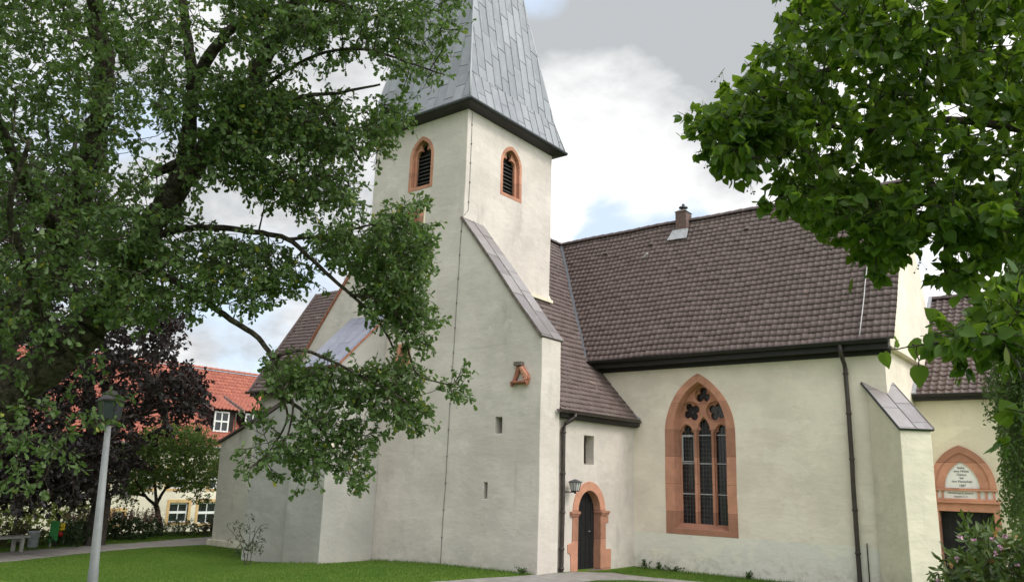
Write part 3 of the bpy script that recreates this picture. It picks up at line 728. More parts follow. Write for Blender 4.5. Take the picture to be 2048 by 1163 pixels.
m = MB(); m.box((XG+.03,24.72,4.80),(-1.6,24.78,4.93)); m.box((XG+.03,24.782,4.78),(-1.6,YC-.003,4.84)); m.build('eaves_board', BLACK, C)
gutter((-32.0,21.43,5.78),(-22.3,21.43,5.78),.085,'gutter',BLACK,C)
m = MB(); m.box((-31.85,21.53,5.58),(-22.3,21.6,5.80)); m.build('eaves_board', BLACK, C)
def pipe(pts, r, ys, name='downpipe'):
    m = MB(); m.tube(pts, r, 10)
    b = np.array(pts[-1]); t = np.array(pts[-2])
    for f in ys:
        c = t+(b-t)*f; m.tube([c-np.array((0,0,.025)), c+np.array((0,0,.025))], r*1.28, 10)
    return m.build(name, PIPE, C, True)
pipe([(-5.84,21.43,5.96),(-5.84,21.43,5.80),(-5.84,21.50,5.68),(-5.84,21.76,5.48),(-5.84,21.82,5.36),(-5.84,21.82,-.4)], .056, (.02,.2,.4,.62,.8))
pipe([(-11.9,18.14,4.08),(-11.9,18.14,3.99),(-11.93,18.10,3.92),(-12.08,17.97,3.80),(-12.11,17.93,3.68),(-12.11,17.91,-.3)], .058, (.03,.3,.55,.78,.9))
pipe([(-31.3,21.43,5.72),(-31.3,21.43,5.55),(-31.3,21.75,5.3),(-31.3,21.82,5.2),(-31.3,21.82,-.4)], .06, (.05,.5))
pipe([(-2.58,24.64,4.86),(-2.58,24.64,4.7),(-2.58,24.86,4.5),(-2.58,24.92,4.4),(-2.58,24.92,-.2)], .055, (.05,.3,.6,.8))
pipe([(-5.62,21.86,1.0),(-5.62,21.86,.9),(-5.62,21.86,-.3)], .014, ())
# lightning conductor
m = MB(); pts = [(-14.972,16.93,13.2),(-14.972,16.93,10.05),(-14.975,16.78,9.86),(-15.03,16.735,9.72),(-15.06,16.735,9.0),(-15.235,16.735,1.0),(-15.25,16.735,-.2)]
m.tube(pts, .0085, 5)
for k in range(13):
    z = .7+k*.72; x = -15.06-(9.0-z)/8*.175; m.box((x-.016, 16.72, z-.02), (x+.016, 16.749, z+.02))
for k in range(5): z = 10.3+k*.62; m.box((-14.984, 16.91, z-.02), (-14.955, 16.95, z+.02))
m.build('lightning_conductor', WIRE, C)
# ---- wall lantern by the door
lc = np.array((-11.93, 18.235, 2.16))
lan = thing('wall_lantern', (-12.2,18.05,2.03), 'small dark wall lantern with a pitched cap beside the arched stone doorway', 'lantern')
def frus(m, c, r0_, z0, r1_, z1, n=4):
    q = [(math.cos(math.pi/4+2*math.pi*k/n), math.sin(math.pi/4+2*math.pi*k/n)) for k in range(n)]
    m.hexa([(c[0]+r0_*a, c[1]+r0_*b, c[2]+z0) for a, b in q]+[(c[0]+r1_*a, c[1]+r1_*b, c[2]+z1) for a, b in q])
m = MB(); frus(m, lc, .20, .115, .015, .185); frus(m, lc, .20, .10, .20, .114); m.build('cap', LEADM, lan)
m = MB(); frus(m, lc, .10, -.115, .155, .099)
g_ = m.build('glass', mat('frosted_glass', (.55,.56,.55), .3, .5, .05), lan)
m = MB()
for k in range(4):
    a = math.pi/4+math.pi/2*k; a2 = a+math.pi/2
    p0 = lc+np.array((.104*math.cos(a), .104*math.sin(a), -.12)); p1 = lc+np.array((.16*math.cos(a), .16*math.sin(a), .10))
    m.bar(p0, p1, .014)
    p2 = lc+np.array((.104*math.cos(a2), .104*math.sin(a2), -.12)); m.bar(p0, p2, .016)
    q0 = (p0+p2)/2; q1 = (p1+lc+np.array((.16*math.cos(a2), .16*math.sin(a2), .10)))/2; m.bar(q0, q1, .010)
frus(m, lc, .11, -.135, .10, -.116); m.build('frame', BLACK, lan)
m = MB(); m.tube([lc+np.array((0,0,-.135)), lc+np.array((0,0,-.19))], .028, 8); m.tube([lc+np.array((0,-.0,-.15)), (lc[0], lc[1]-.11, lc[2]-.15), (-12.17, lc[1]-.20, lc[2]-.15)], .016, 8); m.tube([(-12.2,lc[1]-.20,lc[2]-.15),(-12.16,lc[1]-.20,lc[2]-.15)], .05, 12); m.build('bracket', BLACK, lan, True)
# ================================================================== GROUND, PATHS, LAWN
def sm(t): t = np.clip(t, 0, 1); return t*t*(3-2*t)
def zg(x, y):
    x = np.asarray(x, float); y = np.asarray(y, float)
    z = -.30*sm((-15-x)/7) - .75*sm((-31.5-x)/9)
    z = z - .13*sm((y-17)/4)*sm((x+13)/1.2)*(1-sm((x+6.5)/2)) + .20*sm((x+6)/1.6)*sm((y-20)/4)
    z = z + .62*sm((11-np.hypot(x, y))/7) + .025*np.sin(x*.7+1)*np.sin(y*.6)*sm((np.hypot(x,y)-8)/8)*sm((19-y)/3+.2)
    return z
def axis(a, b, st, far): 
    inner = np.arange(a, b+1e-6, st); out = np.array([2, 5, 10, 20, 40, 80, 160, 320, far])
    return np.concatenate([a-out[::-1], inner, b+out])
gx, gy = axis(-48, 12, .4, 900), axis(-12, 46, .4, 900)
GX, GY = np.meshgrid(gx, gy, indexing='ij'); GZ = zg(GX, GY)
def npmesh(name, co, loops, starts, smooth=False):
    me = bpy.data.meshes.new(name); me.vertices.add(len(co)); me.vertices.foreach_set('co', np.ascontiguousarray(co, 'f').ravel())
    me.loops.add(len(loops)); me.loops.foreach_set('vertex_index', np.ascontiguousarray(loops, 'i'))
    me.polygons.add(len(starts)); me.polygons.foreach_set('loop_start', np.ascontiguousarray(starts, 'i'))
    if smooth: me.polygons.foreach_set('use_smooth', np.ones(len(starts), bool))
    me.update(calc_edges=True); return me
nx, ny = len(gx), len(gy); ii, jj = np.meshgrid(np.arange(nx-1), np.arange(ny-1), indexing='ij')
q = np.stack([ii*ny+jj, (ii+1)*ny+jj, (ii+1)*ny+jj+1, ii*ny+jj+1], -1).reshape(-1)
GRASS = bpy.data.materials.new('lawn'); GRASS.use_nodes = True
t = NT(GRASS.node_tree); b = t.n['Principled BSDF']; pos = t.new('ShaderNodeNewGeometry').outputs['Position']
c = t.mix(t.ramp(t.noise(pos, .5, 6, .65), .36, .66), (.058, .135, .014), (.135, .205, .030))
c = t.mix(t.math('MULTIPLY', t.ramp(t.noise(pos, 1.7, 5, .7), .58, .75), .5), c, (.16, .17, .045))
c = t.mix(t.math('MULTIPLY', t.ramp(t.noise(pos, 9, 5, .7), .4, .75), .5), c, (.028, .075, .010))
t.put(b.inputs['Base Color'], c); b.inputs['Roughness'].default_value = .9; b.inputs['Specular IOR Level'].default_value = .1
bp = t.new('ShaderNodeBump'); bp.inputs['Strength'].default_value = .8; bp.inputs['Distance'].default_value = .03
t.put(bp.inputs['Height'], t.noise(pos, 35, 4, .7)); t.l.new(bp.outputs[0], b.inputs['Normal'])
g = link_mesh('lawn', npmesh('lawn', np.stack([GX, GY, GZ], -1).reshape(-1, 3), q, np.arange(0, len(q), 4), True), GRASS); tag(g, kind='structure')

PAVE = bpy.data.materials.new('paving'); PAVE.use_nodes = True
t = NT(PAVE.node_tree); b = t.n['Principled BSDF']; pos = t.new('ShaderNodeNewGeometry').outputs['Position']
br = t.new('ShaderNodeTexBrick'); br.inputs['Scale'].default_value = 1; br.inputs['Brick Width'].default_value = .42; br.inputs['Row Height'].default_value = .42
br.inputs['Mortar Size'].default_value = .008; t.put(br.inputs['Vector'], pos)
for nme, cc in (('Color1', (.235,.215,.20,1)), ('Color2', (.30,.28,.26,1)), ('Mortar', (.10,.10,.075,1))): br.inputs[nme].default_value = cc
c = t.mix(t.math('MULTIPLY', t.ramp(t.noise(pos, 2.5, 7, .7), .42, .72), .6), br.outputs['Color'], (.17, .165, .145))
t.put(b.inputs['Base Color'], c); b.inputs['Roughness'].default_value = .8; b.inputs['Specular IOR Level'].default_value = .25
bp = t.new('ShaderNodeBump'); bp.inputs['Strength'].default_value = .5; bp.inputs['Distance'].default_value = .01
t.put(bp.inputs['Height'], t.math('ADD', t.noise(pos, 30, 4), t.math('MULTIPLY', br.outputs['Fac'], -.8))); t.l.new(bp.outputs[0], b.inputs['Normal'])
def drape(name, poly, m, lift):
    bm = bmesh.new(); f = bm.faces.new([bm.verts.new((p[0], p[1], 0)) for p in poly])
    bmesh.ops.triangulate(bm, faces=[f])
    P = np.array(poly)
    for ax in (0, 1):
        for v in np.arange(math.floor(P[:, ax].min()), P[:, ax].max(), .4):
            no = (1,0,0) if ax == 0 else (0,1,0); co = (v,0,0) if ax == 0 else (0,v,0)
            bmesh.ops.bisect_plane(bm, geom=bm.verts[:]+bm.edges[:]+bm.faces[:], plane_co=co, plane_no=no)
    for v in bm.verts: v.co.z = float(zg(v.co.x, v.co.y))+lift
    bmesh.ops.recalc_face_normals(bm, faces=bm.faces); me = bpy.data.meshes.new(name); bm.to_mesh(me); bm.free()
    if me.polygons and me.polygons[0].normal.z < 0: me.flip_normals()
    return tag(link_mesh(name, me, m), kind='structure')
def wob(poly, a=.045, st=.35):
    out = []; r = np.random.default_rng(5)
    for p, q in zip(poly, poly[1:]+poly[:1]):
        p, q = np.array(p), np.array(q); n = max(1, int(np.linalg.norm(q-p)/st))
        for k in range(n): out.append(tuple(p+(q-p)*k/n+r.normal(0, a, 2)))
    return out
RP = [onZ(x, y, -.04)[:2] for x, y in ((700,1180),(890,1163),(1065,1154.5),(1117,1150),(1150,1144),(1222,1140),(1257,1145.5),(1340,1152.5),(1440,1160.5),(1600,1176),(1600,1199),(1440,1174),(1350,1163.5),(1268,1161.5),(1190,1164.5),(1100,1176),(900,1205),(700,1235))]
LP = [onZ(x, y, -.3)[:2] for x, y in ((-160,1122),(0,1105),(33,1103),(150,1093),(300,1083),(424,1072.5),(428,1087),(300,1095.5),(150,1109.5),(0,1124),(-160,1141))]
drape('path', wob([tuple(p) for p in RP]), PAVE, .012)
drape('path', wob([tuple(p) for p in LP]), PAVE, .012)
def inpoly(x, y, P):
    P = np.asarray(P); r = np.zeros(len(x), bool); j = len(P)-1
    for i in range(len(P)):
        c = ((P[i,1] > y) != (P[j,1] > y)) & (x < (P[j,0]-P[i,0])*(y-P[i,1])/(P[j,1]-P[i,1]+1e-12)+P[i,0]); r ^= c; j = i
    return r
def topix(P):
    d = P-EYE; z = d@_f; return 1024+FPX*(d@RT)/z, 581.5-FPX*(d@UP)/z, z
# mown grass blades where the lawn is in view
gr_ = np.random.default_rng(21)
N = 700000; x = gr_.uniform(-33, -2, N); y = gr_.uniform(8, 24.9, N); z = zg(x, y)
px, py, dz = topix(np.stack([x, y, z], 1))
ok = (dz > 1) & (px > -60) & (px < 2110) & (py < 1185) & (py > 900)
ok &= ~inpoly(x, y, RP) & ~inpoly(x, y, LP)
for bx in ((-22.06,16.75,-12.03,30),(-19.55,14.8,-17.95,17),(-21.7,14.95,-19.5,17),(-26.6,17.05,-22,18),(-14.3,21.9,-4.88,30),(-31.5,21.9,-22,30)):
    ok &= ~((x > bx[0]) & (x < bx[2]) & (y > bx[1]) & (y < bx[3]))
x, y, z = x[ok], y[ok], z[ok]; n = len(x)
a = gr_.uniform(0, 6.283, n); 
near = np.minimum.reduce([np.where((x > -12) & (x < -5.2), np.abs(YT-y), 9), np.where((x < -12) & (x > -18), np.abs(YF-y), 9), np.where((x < -17.9) & (x > -19.6), np.abs(14.8-y), 9)])
h = gr_.uniform(.018, .045, n)*(1+2.2*sm((.45-near)/.4)*gr_.uniform(0, 1, n)); w = gr_.uniform(.004, .008, n)
B = np.stack([x, y, z], 1); s_ = np.stack([np.cos(a), np.sin(a), 0*a], 1)*w[:, None]; tip = B+np.stack([gr_.normal(0, .35, n)*h, gr_.normal(0, .35, n)*h, h], 1)
co = np.stack([B-s_, B+s_, tip], 1).reshape(-1, 3)
me = npmesh('grass', co, np.arange(3*n), np.arange(0, 3*n, 3))
at = me.attributes.new('rnd', 'FLOAT', 'FACE'); at.data.foreach_set('value', gr_.uniform(0, 1, n).astype('f'))
GB = leafmat('grass_blade', (.065, .15, .015), (.15, .23, .035), .3, (.10, .2, .02), .6)
tag(link_mesh('grass', me, GB), 'short mown green grass around the church', 'grass', kind='stuff')

# ================================================================== HOUSE WITH THE RED ROOF
XH = -42.0; HZ = -1.3
hX = lambda px, py: onX(px, py, XH)
ZE = float(hX(430, 885)[2]); HY0, HY1 = 13.0, 38.0; SR = 1.1
house = thing('house', (XH-4, 25, -1.05), 'cream two storey house with a red pantiled roof and dark timber dormers', 'house')
def rect(p0, p1): return [(p0[0],p0[1]),(p1[0],p0[1]),(p1[0],p1[1]),(p0[0],p1[1])]
wins = []
for a, b_ in (((398,1003),(436,1045)), ((340,1004),(373,1043)), ((226,1022),(244,1047))):
    p, q_ = hX(*a), hX(*b_); wins.append((min(p[1], q_[1]), q_[2], max(p[1], q_[1]), p[2]))
w1, w2 = wins[0], wins[1]
wins[0] = (w1[0], w1[1], w1[0]+1.15, w1[3])
wins.append((wins[0][0]+2.0, w1[1], wins[0][0]+3.15, w1[3]))
zu0, zu1 = 1.25, 2.35
for yy in (wins[0][0]+.5, wins[1][0]-.3, wins[2][0]+1.0, wins[2][0]-1.5, wins[0][0]+2.6): wins.append((yy, zu0, yy+1.0, zu1))
plate('wall', [(HY0,HZ-.5),(HY1,HZ-.5),(HY1,ZE),(HY0,ZE)], [rect((a,b_),(c_,d_)) for a,b_,c_,d_ in wins], 'x', XH, .3, P_HOUSE, house)
xr = XH-4.2; zr = ZE+4.2*SR
plate('gable_wall', [(XH-8.4,HZ-.5),(XH-.31,HZ-.5),(XH-.31,ZE),(xr,zr-.1),(XH-8.4,ZE)], [], 'y', HY0, .3, P_HOUSE, house)
OCHRE = mat('ochre_surround', (.62,.42,.20), .85, .2, .1, 3)
for a,b_,c_,d_ in wins:
    w = plate('window', rect((a-.16,b_-.14),(c_+.16,d_+.16)), [rect((a,b_),(c_,d_))], 'x', XH+.015, .12, OCHRE, house)
    plate('frame', rect((a-.02,b_-.02),(c_+.02,d_+.02)), [rect((a+.07+(c_-a-.09)*i/2, b_+.07+(d_-b_-.05)*f0),(a+(c_-a-.09)*(i+1)/2+.03, b_+(d_-b_-.05)*f1)) for i in (0,1) for f0,f1 in ((0,.46),(.52,.96))], 'x', XH-.09, .05, WHITE, w)
    MB().box((XH-.16,a-.02,b_-.02),(XH-.15,c_+.02,d_+.02)).build('glass', GLASSD, w)
vH = np.array((-4.2,0,4.2*SR))
hr = tiles('roof', (XH+.28,HY0-.3,ZE-.25), (0,1,0), vH, HY1-HY0+.6, np.linalg.norm(vH)+.35, TILE_R, house, tw=.24, th=.30, seed=31, amp=.03)
m = MB(); m.slab([(XH+.2,HY0,ZE-.32),(XH+.2,HY1,ZE-.32),(xr,HY1,zr-.05),(xr,HY0,zr-.05)], (-.74,0,-.67), .1); m.slab([(XH-8.6,HY1,ZE-.2),(XH-8.6,HY0,ZE-.2),(xr-.01,HY0,zr-.02),(xr-.01,HY1,zr-.02)], (-.74,0,.67), .1); m.build('roof_boarding', BLACK, hr)
ridge_run((xr,HY0-.3,zr+.14),(xr,HY1+.3,zr+.14),'ridge_tile',hr,.13,.4,TILE_R)
gutter((XH+.36,HY0-.3,ZE-.25),(XH+.36,HY1+.3,ZE-.25),.08,'gutter',STEEL,house)
MB().box((XH,HY0,ZE-.28),(XH+.3,HY1,ZE-.2)).build('eaves_board', P_OLD, house)
DARKW = mat('dark_timber', (.035,.027,.026), .8, .2, .3, 10)
def on_hroof(px, py):
    d = ray(px, py); n_ = np.array((SR,0,1.)); return EYE+d*((ZE+SR*XH-n_@EYE)/(n_@d))
for k, (pl, pr, wl, wr, pt, pb) in enumerate(((424,466,427,457,822,861), (487,530,489,519,827,866))):
    b0 = on_hroof((wl+wr)/2, pb+3); xd = float(b0[0]); ya, yb = float(onX(pl,840,xd)[1]), float(onX(pr,840,xd)[1])
    wa, wb = float(onX(wl,840,xd)[1]), float(onX(wr,840,xd)[1]); zt_ = float(onX((wl+wr)/2,pt,xd)[2]); zb_ = float(b0[2]); zc_ = zt_+.22
    dm = MB()
    # cheeks run back until they meet the main roof
    sl = .42; xb = (ZE+SR*XH-zc_-sl*xd)/(SR-sl); zb2 = zc_+sl*(xd-xb)
    for yy in (ya, yb): dm.slab([(xd,yy,zb_-.1),(xd,yy,zc_),(xb,yy,zb2)], (0,1,0), .05)
    dm.slab([(xd,ya,zb_-.05),(xd,yb,zb_-.05),(xd,yb,zc_),(xd,ya,zc_)], (-1,0,0), .05)
    dr = dm.build('dormer', DARKW, house)
    vD = np.array((xb-xd-.3,0,-(xb-xd-.3)*sl))
    tiles('dormer_roof', (xd+.3,ya-.18,zc_-.3*sl+.06), (0,1,0), vD, yb-ya+.36, np.linalg.norm(vD), TILE_R, dr, tw=.25, th=.36, seed=40+k, amp=.03)
    if k == 0: GB_ = mat('grey_board', (.30,.22,.20), .7, .2, .2, 5)
    for yy in (ya-.22, yb+.14): MB().slab([(xd+.32,yy,zc_-.32*sl-.12),(xd+.32,yy,zc_-.32*sl+.05),(xb,yy,zb2+.05),(xb,yy,zb2-.12)], (0,1,0), .05).build('bargeboard', GB_, dr)
    w = plate('window_frame', rect((wa,zb_+.02),(wb,zt_)), [rect((wa+.09+(wb-wa-.11)*i/2, zb_+.11+(zt_-zb_-.14)*f0),(wa+(wb-wa-.11)*(i+1)/2+.02, zb_+.09+(zt_-zb_-.16)*f1)) for i in (0,1) for f0,f1 in ((0,.47),(.53,.98))], 'x', xd+.07, .06, WHITE, dr)
    MB().box((xd+.005,wa+.03,zb_+.05),(xd+.015,wb-.03,zt_-.03)).build('glass', GLASSD, dr)
    m = MB(); m.tube([(xd+.3,yb+.12,zc_-.1),(xd+.1,yb+.10,zc_-.25),(xd+.1,yb+.10,zb_)], .035, 8); m.build('downpipe', STEEL, dr, True)

# ================================================================== LAMP, BENCH, BIN, POST
lt, lb = atD(217, 846, 13.1), atD(179.5, 1215, 13.05)
dl = (lt-lb)/np.linalg.norm(lt-lb); zb = float(zg(lb[0], lb[1])); base = lb+dl*((zb-lb[2])/dl[2])
lamp = thing('street_lamp', tuple(base), 'grey tapered lamp post with a black lantern head leaning over the lawn', 'street lamp')
m = MB(); m.tube([base-dl*.3, base+dl*.9, base+dl*.92, lt], [.072,.068,.062,.040], 16); m.build('post', STEEL, lamp, True)
h0 = lt; m = MB(); m.tube([h0-dl*.02, h0+dl*.06], [.055,.06], 14); m.tube([h0+dl*.03, h0+dl*.05], [.10,.14], 14); m.build('collar', BLACK, lamp, True)
def fr2(m, z0, r0_, z1, r1_, n=6):
    e1 = np.cross(dl, (0,1,0)); e1 /= np.linalg.norm(e1); e2 = np.cross(dl, e1); vs = []
    for z, r in ((z0, r0_), (z1, r1_)):
        for k in range(n): a = 2*math.pi*k/n; vs.append(h0+dl*z+e1*math.cos(a)*r+e2*math.sin(a)*r)
    m.add(vs, [tuple(range(n))[::-1], tuple(range(n, 2*n))]+[(k, (k+1) % n, n+(k+1) % n, n+k) for k in range(n)]); return vs
m = MB(); vs = fr2(m, .055, .135, .31, .175); m.build('glass', mat('lantern_glass', (.035,.045,.05), .15, .6, .1), lamp)
m = MB(); fr2(m, .312, .20, .335, .20); fr2(m, .336, .185, .42, .10); fr2(m, .421, .10, .47, .07); m.build('hood', BLACK, lamp)
m = MB()
for k in range(6): m.bar(vs[k], vs[6+k], .018); m.bar(vs[k], vs[(k+1) % 6], .02)
m.build('frame', BLACK, lamp)

bp_ = onZ(22, 1104, -.3); bz = float(zg(bp_[0], bp_[1])); bench = thing('bench', (bp_[0], bp_[1], bz), 'low concrete bench beside the path under the dark copper beech', 'bench')
CONC = mat('concrete', (.30,.29,.26), .9, .2, .2, 6, .4, 30)
u_ = np.array((-.32,.95,0)); u_ /= np.linalg.norm(u_); w_ = np.array((u_[1],-u_[0],0)); b0 = np.array((bp_[0],bp_[1],bz))
MB().bar(b0-u_*1.5+(0,0,.45), b0+u_*.40+(0,0,.45), .46, .07).build('seat', CONC, bench, bevel=.01)
for s in (-1.25, .18):
    c0 = b0+u_*s; m = MB()
    for k in (-.17, .17): m.bar(c0+w_*k-(0,0,.05), c0+w_*k+(0,0,.412), .09, .10)
    m.bar(c0-w_*.12+(0,0,.36), c0+w_*.12+(0,0,.36), .10, .10); m.build('leg', CONC, bench)
bp_ = onZ(64, 1096, -.3); b0 = np.array((bp_[0],bp_[1],float(zg(bp_[0],bp_[1])))); bn = thing('litter_bin', tuple(b0), 'pale grey metal litter bin at the edge of the path', 'litter bin')
m = MB(); m.lathe(b0, [(.15,.05),(.165,.5),(.185,.5),(.185,.53),(.15,.53),(.13,.1)], 18); m.build('drum', mat('pale_metal', (.50,.52,.55), .5, .4, .15, 8), bn, True); MB().lathe(b0, [(.10,-.05),(.10,.05),(.16,.055)], 14).build('foot', STEEL, bn, True)
bp_ = onZ(101, 1094, -.32); b0 = np.array((bp_[0],bp_[1],float(zg(bp_[0],bp_[1])))); ds = thing('dispenser_post', tuple(b0), 'green panel with yellow and red boxes on a post by the path', 'dispenser post')
u_ = np.array((-.28,.96,0)); m = MB(); m.bar(b0+u_*.15-(0,0,.1), b0+u_*.15+(0,0,1.0), .07, .07); m.build('post', DARKW, ds)
m = MB(); m.bar(b0+(0,0,.18)+np.array((.08,0,0)), b0+(0,0,.82)+np.array((.08,0,0)), .26, .06, (1,0,0)); m.build('panel', mat('green_paint', (.02,.22,.045), .5, .4, .1), ds, bevel=.01)
m = MB(); m.bar(b0-(0,0,.05)+np.array((.08,-.07,0)), b0+(0,0,.18)+np.array((.08,-.07,0)), .05, .05); m.build('leg', STEEL, ds)
c0 = b0+u_*.27+np.array((.10,0,0)); MB().bar(c0+(0,0,.52), c0+(0,0,.74), .15, .08, (1,0,0)).build('yellow_box', mat('yellow_paint', (.75,.55,.02), .5, .4, .1), ds, bevel=.01)
c0 = c0+u_*.04; MB().tube([c0+(0,0,.40)+u_*-.12, c0+(0,0,.40)+u_*.12], [.075,.06], 12).build('red_box', mat('red_paint', (.50,.02,.025), .5, .4, .1), ds, True)
# ================================================================== FOLIAGE
T_OAK = [(0,0),(.07,.10),(.20,.27),(.13,.37),(.30,.52),(.20,.63),(.30,.80),(.14,.93),(0,1)]
T_LIND = [(0,0),(.20,-.10),(.43,.08),(.46,.36),(.30,.68),(.10,.92),(0,1.08)]
T_ELL = [(0,0),(.22,.22),(.30,.5),(.18,.8),(0,1)]
T_BIR = [(0,0),(.34,.28),(.20,.62),(0,1)]
T_LONG = [(0,0),(.10,.2),(.16,.5),(.11,.8),(0,1)]
def unit(a): return a/(np.linalg.norm(a, axis=-1, keepdims=True)+1e-9)
def rdir(r, n): return unit(r.normal(0, 1, (n, 3)))
def leafcloud(name, P, A, Nn, size, T, m, parent, fold=.25, curl=.12, seed=0, rnd=None, kind=None):
    """P bases, A blade axes, Nn face normals; every leaf is two lobed halves folded along the midrib"""
    n = len(P); A = unit(A); Sd = unit(np.cross(A, Nn)); Nn = np.cross(Sd, A); T = np.array(T); K = len(T); r = np.random.default_rng(seed)
    size = np.broadcast_to(np.asarray(size, float), (n,))
    loc = np.concatenate([T, T[1:-1]*[-1, 1]]); z = -fold*np.abs(loc[:, 0]) - curl*loc[:, 1]**2
    loc = np.column_stack([loc, z])
    wid = r.uniform(.8, 1.15, n)
    co = P[:, None, :]+size[:, None, None]*(loc[None, :, 0:1]*wid[:, None, None]*Sd[:, None, :]+loc[None, :, 1:2]*A[:, None, :]+loc[None, :, 2:3]*Nn[:, None, :])
    V = len(loc); f1 = np.arange(K); f2 = np.concatenate([[0], [K-1], np.arange(K, V)[::-1]])
    one = np.concatenate([f1, f2]); loops = (np.arange(n)[:, None]*V+one[None]).ravel()
    me = npmesh(name, co.reshape(-1, 3), loops, np.arange(0, n*2*K, K))
    at = me.attributes.new('rnd', 'FLOAT', 'FACE'); rv = r.uniform(0, 1, n) if rnd is None else rnd
    at.data.foreach_set('value', np.repeat(rv, 2).astype('f'))
    o = link_mesh(name, me, m, parent)
    if kind: o['kind'] = kind
    return o
def sample(r, poly, n, d0, d1, gap=None, ins=0, even=0):
    """points inside a crown region, at their own distance"""
    P = np.array(poly, float); out = []; xy = []; area = abs(np.sum(P[:,0]*np.roll(P[:,1],-1)-P[:,1]*np.roll(P[:,0],-1)))/2; lo, hi = P.min(0), P.max(0)
    it = 0
    while len(out) < n:
        it += 1
        if it % 60 == 0: ins *= .6
        if it > 2000: break
        x = r.uniform(lo[0], hi[0], 400); y = r.uniform(lo[1], hi[1], 400); ok = inpoly(x, y, P)
        if ins:
            for k in range(6): ok &= inpoly(x+ins*math.cos(k*1.047), y+ins*math.sin(k*1.047), P)
        for a, b in zip(x[ok], y[ok]):
            if gap and any(inpoly(np.array([a]), np.array([b]), g_)[0] for g_ in gap): continue
            if even and xy and it < 1500:          # keep tufts evenly spread: refuse points too near an earlier one
                q = np.array(xy[-400:]); lim = even*math.sqrt(area/n)*.93**it
                if np.min((q[:,0]-a)**2+(q[:,1]-b)**2) < lim*lim: continue
            xy.append((a, b)); out.append(atD(a, b, r.uniform(d0, d1)))
            if len(out) >= n: break
    return np.array(out[:n])
def px_path(pts): return [atD(x, y, d) for x, y, d in pts]
def smooth_path(P, k=4):
    P = [np.array(p) for p in P]; out = []
    for i in range(len(P)-1):
        p0, p1, p2, p3 = P[max(i-1, 0)], P[i], P[i+1], P[min(i+2, len(P)-1)]
        for j in range(k):
            t = j/k; out.append(.5*((2*p1)+(-p0+p2)*t+(2*p0-5*p1+4*p2-p3)*t*t+(-p0+3*p1-3*p2+p3)*t**3))
    return out+[P[-1]]
class Tree:
    def __init__(s, seed): s.r = np.random.default_rng(seed); s.mb = MB(); s.nodes = []; s.rad = []
    def limb(s, pts, r0, r1, n=9, k=5, wig=.02):
        P = smooth_path(pts, k); P = [p+s.r.normal(0, wig*r0*3, 3) for p in P]; m = len(P)
        rr = [r0+(r1-r0)*(i/(m-1))**.8 for i in range(m)]; s.mb.tube(P, rr, n)
        for a, b, ra in zip(P, P[1:], rr):
            for t in (0, .5): s.nodes.append(a+(b-a)*t); s.rad.append(ra)
        return P
    def grow(s, att, seg=.25, r0=.016, r1=.004, sag=.06, sides=5):
        nd = np.array(s.nodes); rd = np.array(s.rad)
        d0 = np.array([np.min(np.linalg.norm(nd-a, axis=1)) for a in att])
        dirs = np.zeros((len(att), 3))
        buf = np.empty((len(nd)+len(att)*14, 3)); buf[:len(nd)] = nd; rb = np.empty(len(buf)); rb[:len(nd)] = rd; c = len(nd)
        for i in np.argsort(d0):
            a = att[i]; dist = np.linalg.norm(buf[:c]-a, axis=1); j = int(np.argmin(dist+rb[:c]*.6)); L = dist[j]
            k = int(min(10, max(2, L/seg))); p = buf[j]; tt = np.linspace(0, 1, k+1)[1:]
            bend = s.r.normal(0, .10*L, 3)+np.array((0, 0, sag*L))
            pts = [p]+[p+(a-p)*t+bend*math.sin(math.pi*t)+s.r.normal(0, .03*L/k, 3) for t in tt[:-1]]+[a]
            ra = min(rb[j]*.8, r0*(.55+.45*min(L/1.2, 1)))
            rr = np.linspace(ra, r1, k+1); s.mb.tube(pts, list(rr), sides, cap=False)
            m = min(k, len(buf)-c); buf[c:c+m] = np.array(pts[1:m+1]); rb[c:c+m] = rr[1:m+1]; c += m
            dirs[i] = pts[-1]-pts[-2]
        return unit(dirs)
    def rosettes(s, att, dirs, twigs, tl, per, size, spread=.9, droop=.25, up=.55, sides=4, tr=.003):
        """short twigs at every branch end with a tuft of leaves on each"""
        r = s.r; n = len(att); P, A, Nn = [], [], []
        tv = unit(dirs[:, None, :]*.8+r.normal(0, .75, (n, twigs, 3))+np.array((0, 0, -droop*.3)))
        ends = att[:, None, :]+tv*r.uniform(.45, 1.1, (n, twigs, 1))*tl
        for i in range(n):
            for k in range(twigs):
                mid = (att[i]+ends[i, k])/2+r.normal(0, .08*tl, 3); s.mb.tube([att[i], mid, ends[i, k]], [tr, tr*.8, tr*.5], sides, cap=False)
        E = np.repeat(ends.reshape(-1, 3), per, 0); TV = np.repeat(tv.reshape(-1, 3), per, 0); m = len(E)
        back = r.uniform(0, .55, (m, 1))*tl
        P = E-TV*back+r.normal(0, .012, (m, 3))
        A = unit(TV*.55+r.normal(0, spread, (m, 3))*.75+np.array((0, 0, -droop)))
        Nn = unit(np.array((0, 0, up))+r.normal(0, .55, (m, 3)))
        return P, A, Nn, r.uniform(.65, 1.15, m)*size
    def trunk(s, name, m, parent): return s.mb.build(name, m, parent, True)
def cat(parts): return [np.concatenate([p[i] for p in parts]) for i in range(4)]

